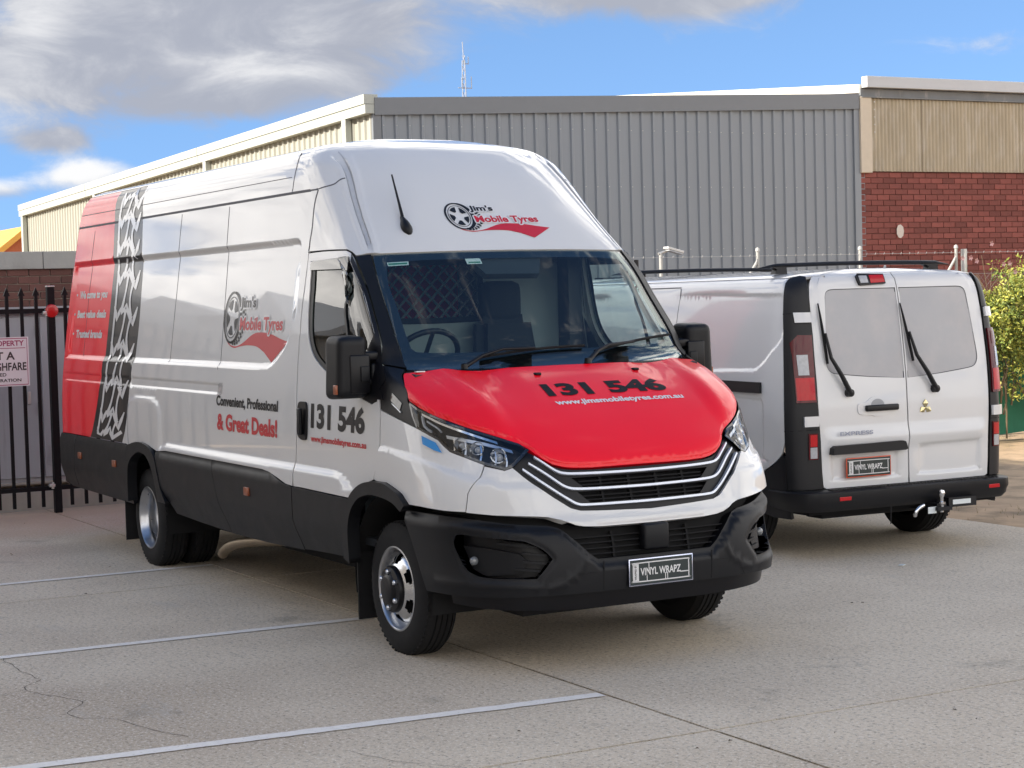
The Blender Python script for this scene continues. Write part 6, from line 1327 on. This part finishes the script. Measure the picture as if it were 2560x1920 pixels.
for y in (-.62, .65):
    b = MB(); b.box((.112, y, .417), (.012, .096, .026), bev=.003); b.build('bumper_reflector', REDLENS, bump2)
# details on the doors
b = MB(); b.lathe([(.001, .0)], (0, 0, 0), 'x', 3) if False else None
b.box((.012, -.225, 1.003), (.03, .272, .042), bev=.009); b.build('door_handle', TRIM, v2, smooth=50)
sur = smooth_path([(-.41, 1.035), (-.345, 1.048), (-.305, 1.072), (-.255, 1.080), (-.20, 1.072), (-.165, 1.050), (-.09, 1.047), (-.082, .98), (-.15, .965), (-.20, .948), (-.26, .944), (-.32, .956), (-.40, .964), (-.418, .99)], 3, True)
patch('handle_surround', TL, [tl(*q) for q in sur[::-1]], WHITE2, v2, off=.007, step=.025, flange=.008)
V = np.array([(-.255 + .055 * math.cos(a), 1.022 + .042 * math.sin(a)) for a in np.linspace(0, math.pi, 14)]); patch('handle_recess', TL, [tl(*q) for q in V], pbr('recess_grey', (.35, .36, .38), .5), v2, off=.0078, step=.03, flange=0)
b = MB(); b.prism([(-.655, .706), (-.050, .706), (-.030, .715), (-.048, .764), (-.075, .772), (-.63, .764), (-.648, .75)], lambda y, z: (.040, y, z), lambda y, z: (-.01, y, z)); b.build('plate_light_bar', TRIM, v2, smooth=30)
p2 = empty('number_plate', (.012, -.348, .608)); p2.parent = v2; plate(p2, None, rim=ORIM, face=PLATEF)
GOLD = pbr('emblem_gold', (.62, .55, .32), .25, metal=1)
def rhomb(a, L=.056, w_=.023): 
    c, s_ = math.cos(a), math.sin(a); return [(0, 0), (L / 2 * c - w_ * s_, L / 2 * s_ + w_ * c), (L * c, L * s_), (L / 2 * c + w_ * s_, L / 2 * s_ - w_ * c)]
for a in (90, 210, 330):
    b = MB(); pts = [(.151 + y, .985 + z) for y, z in rhomb(R(a))]; b.prism(pts, lambda y, z: (.006, y, z), lambda y, z: (-.002, y, z)); ctr = np.mean(pts, axis=0); b.V.append((.014, ctr[0], ctr[1])); k = len(b.V) - 1; b.F = b.F[1:] + [(i, (i + 1) % 4, k) for i in range(4)]; b.build('emblem_diamond', GOLD, v2)
V, F = fit_text('EXPRESS', -.586, -.311, .829, .856, .03, spacing=1.05); mesh('model_lettering', [(.0225, v[0], v[1]) for v in V], F, pbr('letter_grey', (.30, .33, .42), .3, metal=.6), v2)
for (t0, e0, b0, p0) in (((-.671, 1.72), (-.632, 1.352), (-.646, 1.315), (-.489, 1.115)), ((-.003, 1.706), (.072, 1.346), (.060, 1.308), (.233, 1.112))):
    on2 = lambda y, z, o: tuple(TL.full(np.array([TL.ua(y, z)]), np.array([z]), o)[0])
    b = MB(); b.tube([on2(*p0, .03), on2((p0[0] + e0[0]) / 2, (p0[1] + e0[1]) / 2, .045), on2(*e0, .045), on2(e0[0] + (t0[0] - e0[0]) * .45, e0[1] + (t0[1] - e0[1]) * .45, .03)], [.019, .016, .013, .009], 8); a = b.build('wiper_arm', TRIM, v2, smooth=50)
    b = MB(); b.lathe([(.001, .045), (.026, .04), (.028, .0)], on2(*p0, .0), 'x', 16); b.build('wiper_pivot', TRIM, a, smooth=50)
    b = MB(); b.tube([on2(b0[0] + (t0[0] - b0[0]) * k, b0[1] + (t0[1] - b0[1]) * k, .016) for k in np.linspace(0, 1, 6)], [.010, .011, .011, .010, .008, .005], 6); b.build('wiper_blade', RUBBER, a, smooth=50)
hb = patch('high_brake_lamp', TL, [tl(*q) for q in ((-.325, 1.897), (-.318, 1.838), (-.30, 1.834), (-.10, 1.842), (-.098, 1.90), (-.31, 1.904))][::-1], TRIM, v2, off=.02, step=.04, flange=.02)
patch('red_lens', TL, [tl(*q) for q in ((-.225, 1.893), (-.225, 1.845), (-.108, 1.850), (-.107, 1.893))][::-1], REDLENS, hb, off=.023, step=.04, flange=.004)
patch('clear_lens', TL, [tl(*q) for q in ((-.312, 1.890), (-.308, 1.846), (-.245, 1.848), (-.245, 1.890))][::-1], CLEARL, hb, off=.023, step=.04, flange=.004)
# roof bars
for x in (-.55, -2.6):
    bar = MB(); Q = np.linspace(-.83, .83, 13); bar.tube([(x, y, 1.985 + .012 * (1 - (y / .83) ** 2) - (.012 if abs(y) > .8 else 0)) for y in Q], [.006] + [.030] * 11 + [.006], 10, flat=.55); o = bar.build('roof_bar', TRIM, v2, smooth=50)
    for y in (-.66, .66):
        f = MB(); f.prism([(y - .05, 1.93), (y + .05, 1.93), (y + .045, 1.975), (y + .10, 1.982), (y - .09, 1.982), (y - .035, 1.965)], lambda a, z: (x - .03, a, z), lambda a, z: (x + .03, a, z)); f.build('bar_foot', TRIM, o, smooth=30)
# side runner of the sliding door, body seam
for sg in (-1,):
    ribbon('door_runner', TL, tside([(-2.4, 1.172), (-1.4, 1.165), (-.365, 1.158)]), .075, TRIM, v2, sg, off=.02, thick=.03)
    ribbon('body_seam', TL, tside([(-1.535, 1.85), (-1.54, 1.5), (-1.55, 1.0)]), .006, SEAM, v2, sg, off=.001, disp=d2)
    ribbon('body_seam', TL, tside([(-2.2, 1.855), (-1.8, 1.856), (-1.535, 1.856)]), .006, SEAM, v2, sg, off=.001, disp=d2)
# tow bar
tb_ = empty('tow_bar', (.12, 0, 0)); tb_.parent = v2
b = MB(); b.span((-.5, -.55, .27), (-.40, .55, .34)).span((-.4, .10, .285), (.05, .18, .335)).span((.0, .08, .29), (.09, .20, .315)); b.build('tow_tongue', TRIM, tb_)
b = MB(); b.lathe([(.001, .125), (.018, .120), (.0255, .10), (.018, .078), (.013, .07), (.013, .045), (.026, .04), (.026, .025), (.014, .02), (.014, -.03), (.001, -.03)], (.045, .145, .305), 'z', 20); b.build('tow_ball', CHROME, tb_, smooth=40)
b = MB(); b.box((.055, .055, .295), (.004, .07, .045)); b.build('tow_label', PAPER, tb_)
b = MB(); b.tube(smooth_path([(.03, .0, .33), (.05, -.06, .315), (.05, -.085, .285), (.04, -.08, .265)], 3), .014, 8); b.build('tow_pin', CHROME, tb_, smooth=60)
b = MB(); b.span((-.05, .22, .30), (.03, .46, .365)); b.build('socket_bracket', TRIM, tb_); b = MB(); b.box((.032, .33, .334), (.003, .155, .032)); b.build('socket_label', PAPER, tb_)
b = MB(); b.tube([(.0, -.25, .34), (.0, -.255, .22)], .004, 5); b.build('dangling_wire', TRIM, tb_)
b = MB(); b.box((-.25, -.18, .30), (.2, .9, .09), bev=.02); b.build('under_tray', VOID, v2)
# wheels
for sg in (-1, 1):
    for xw, nm in ((-.87, 'rear_wheel'), (-4.0, 'front_wheel')):
        w_ = empty(nm, (xw, -.90 if sg < 0 else .84, .325)); w_.parent = v2; tyre(w_, (0, 0, 0), sg, .335, .20, .215)
        b = MB(); b.lathe([(.205, -.01), (.205, .002), (.19, -.02), (.10, -.01), (.001, -.005)], (0, 0, 0), 'y', 32, sg); b.build('rim', STEEL, w_, smooth=40)
    b = MB(); b.lathe([(.42, 0), (.42, .35), (.01, .35)], (-.87, sg * .94, .34), 'y', 24, -sg, R(-8), R(188)); b.build('wheel_well', VOID, v2, smooth=40)
b = MB(); b.box((-1.18, -.78, .23), (.01, .26, .30)); b.build('mud_flap', pbr('flap_grey', (.10, .095, .09), .8), v2)
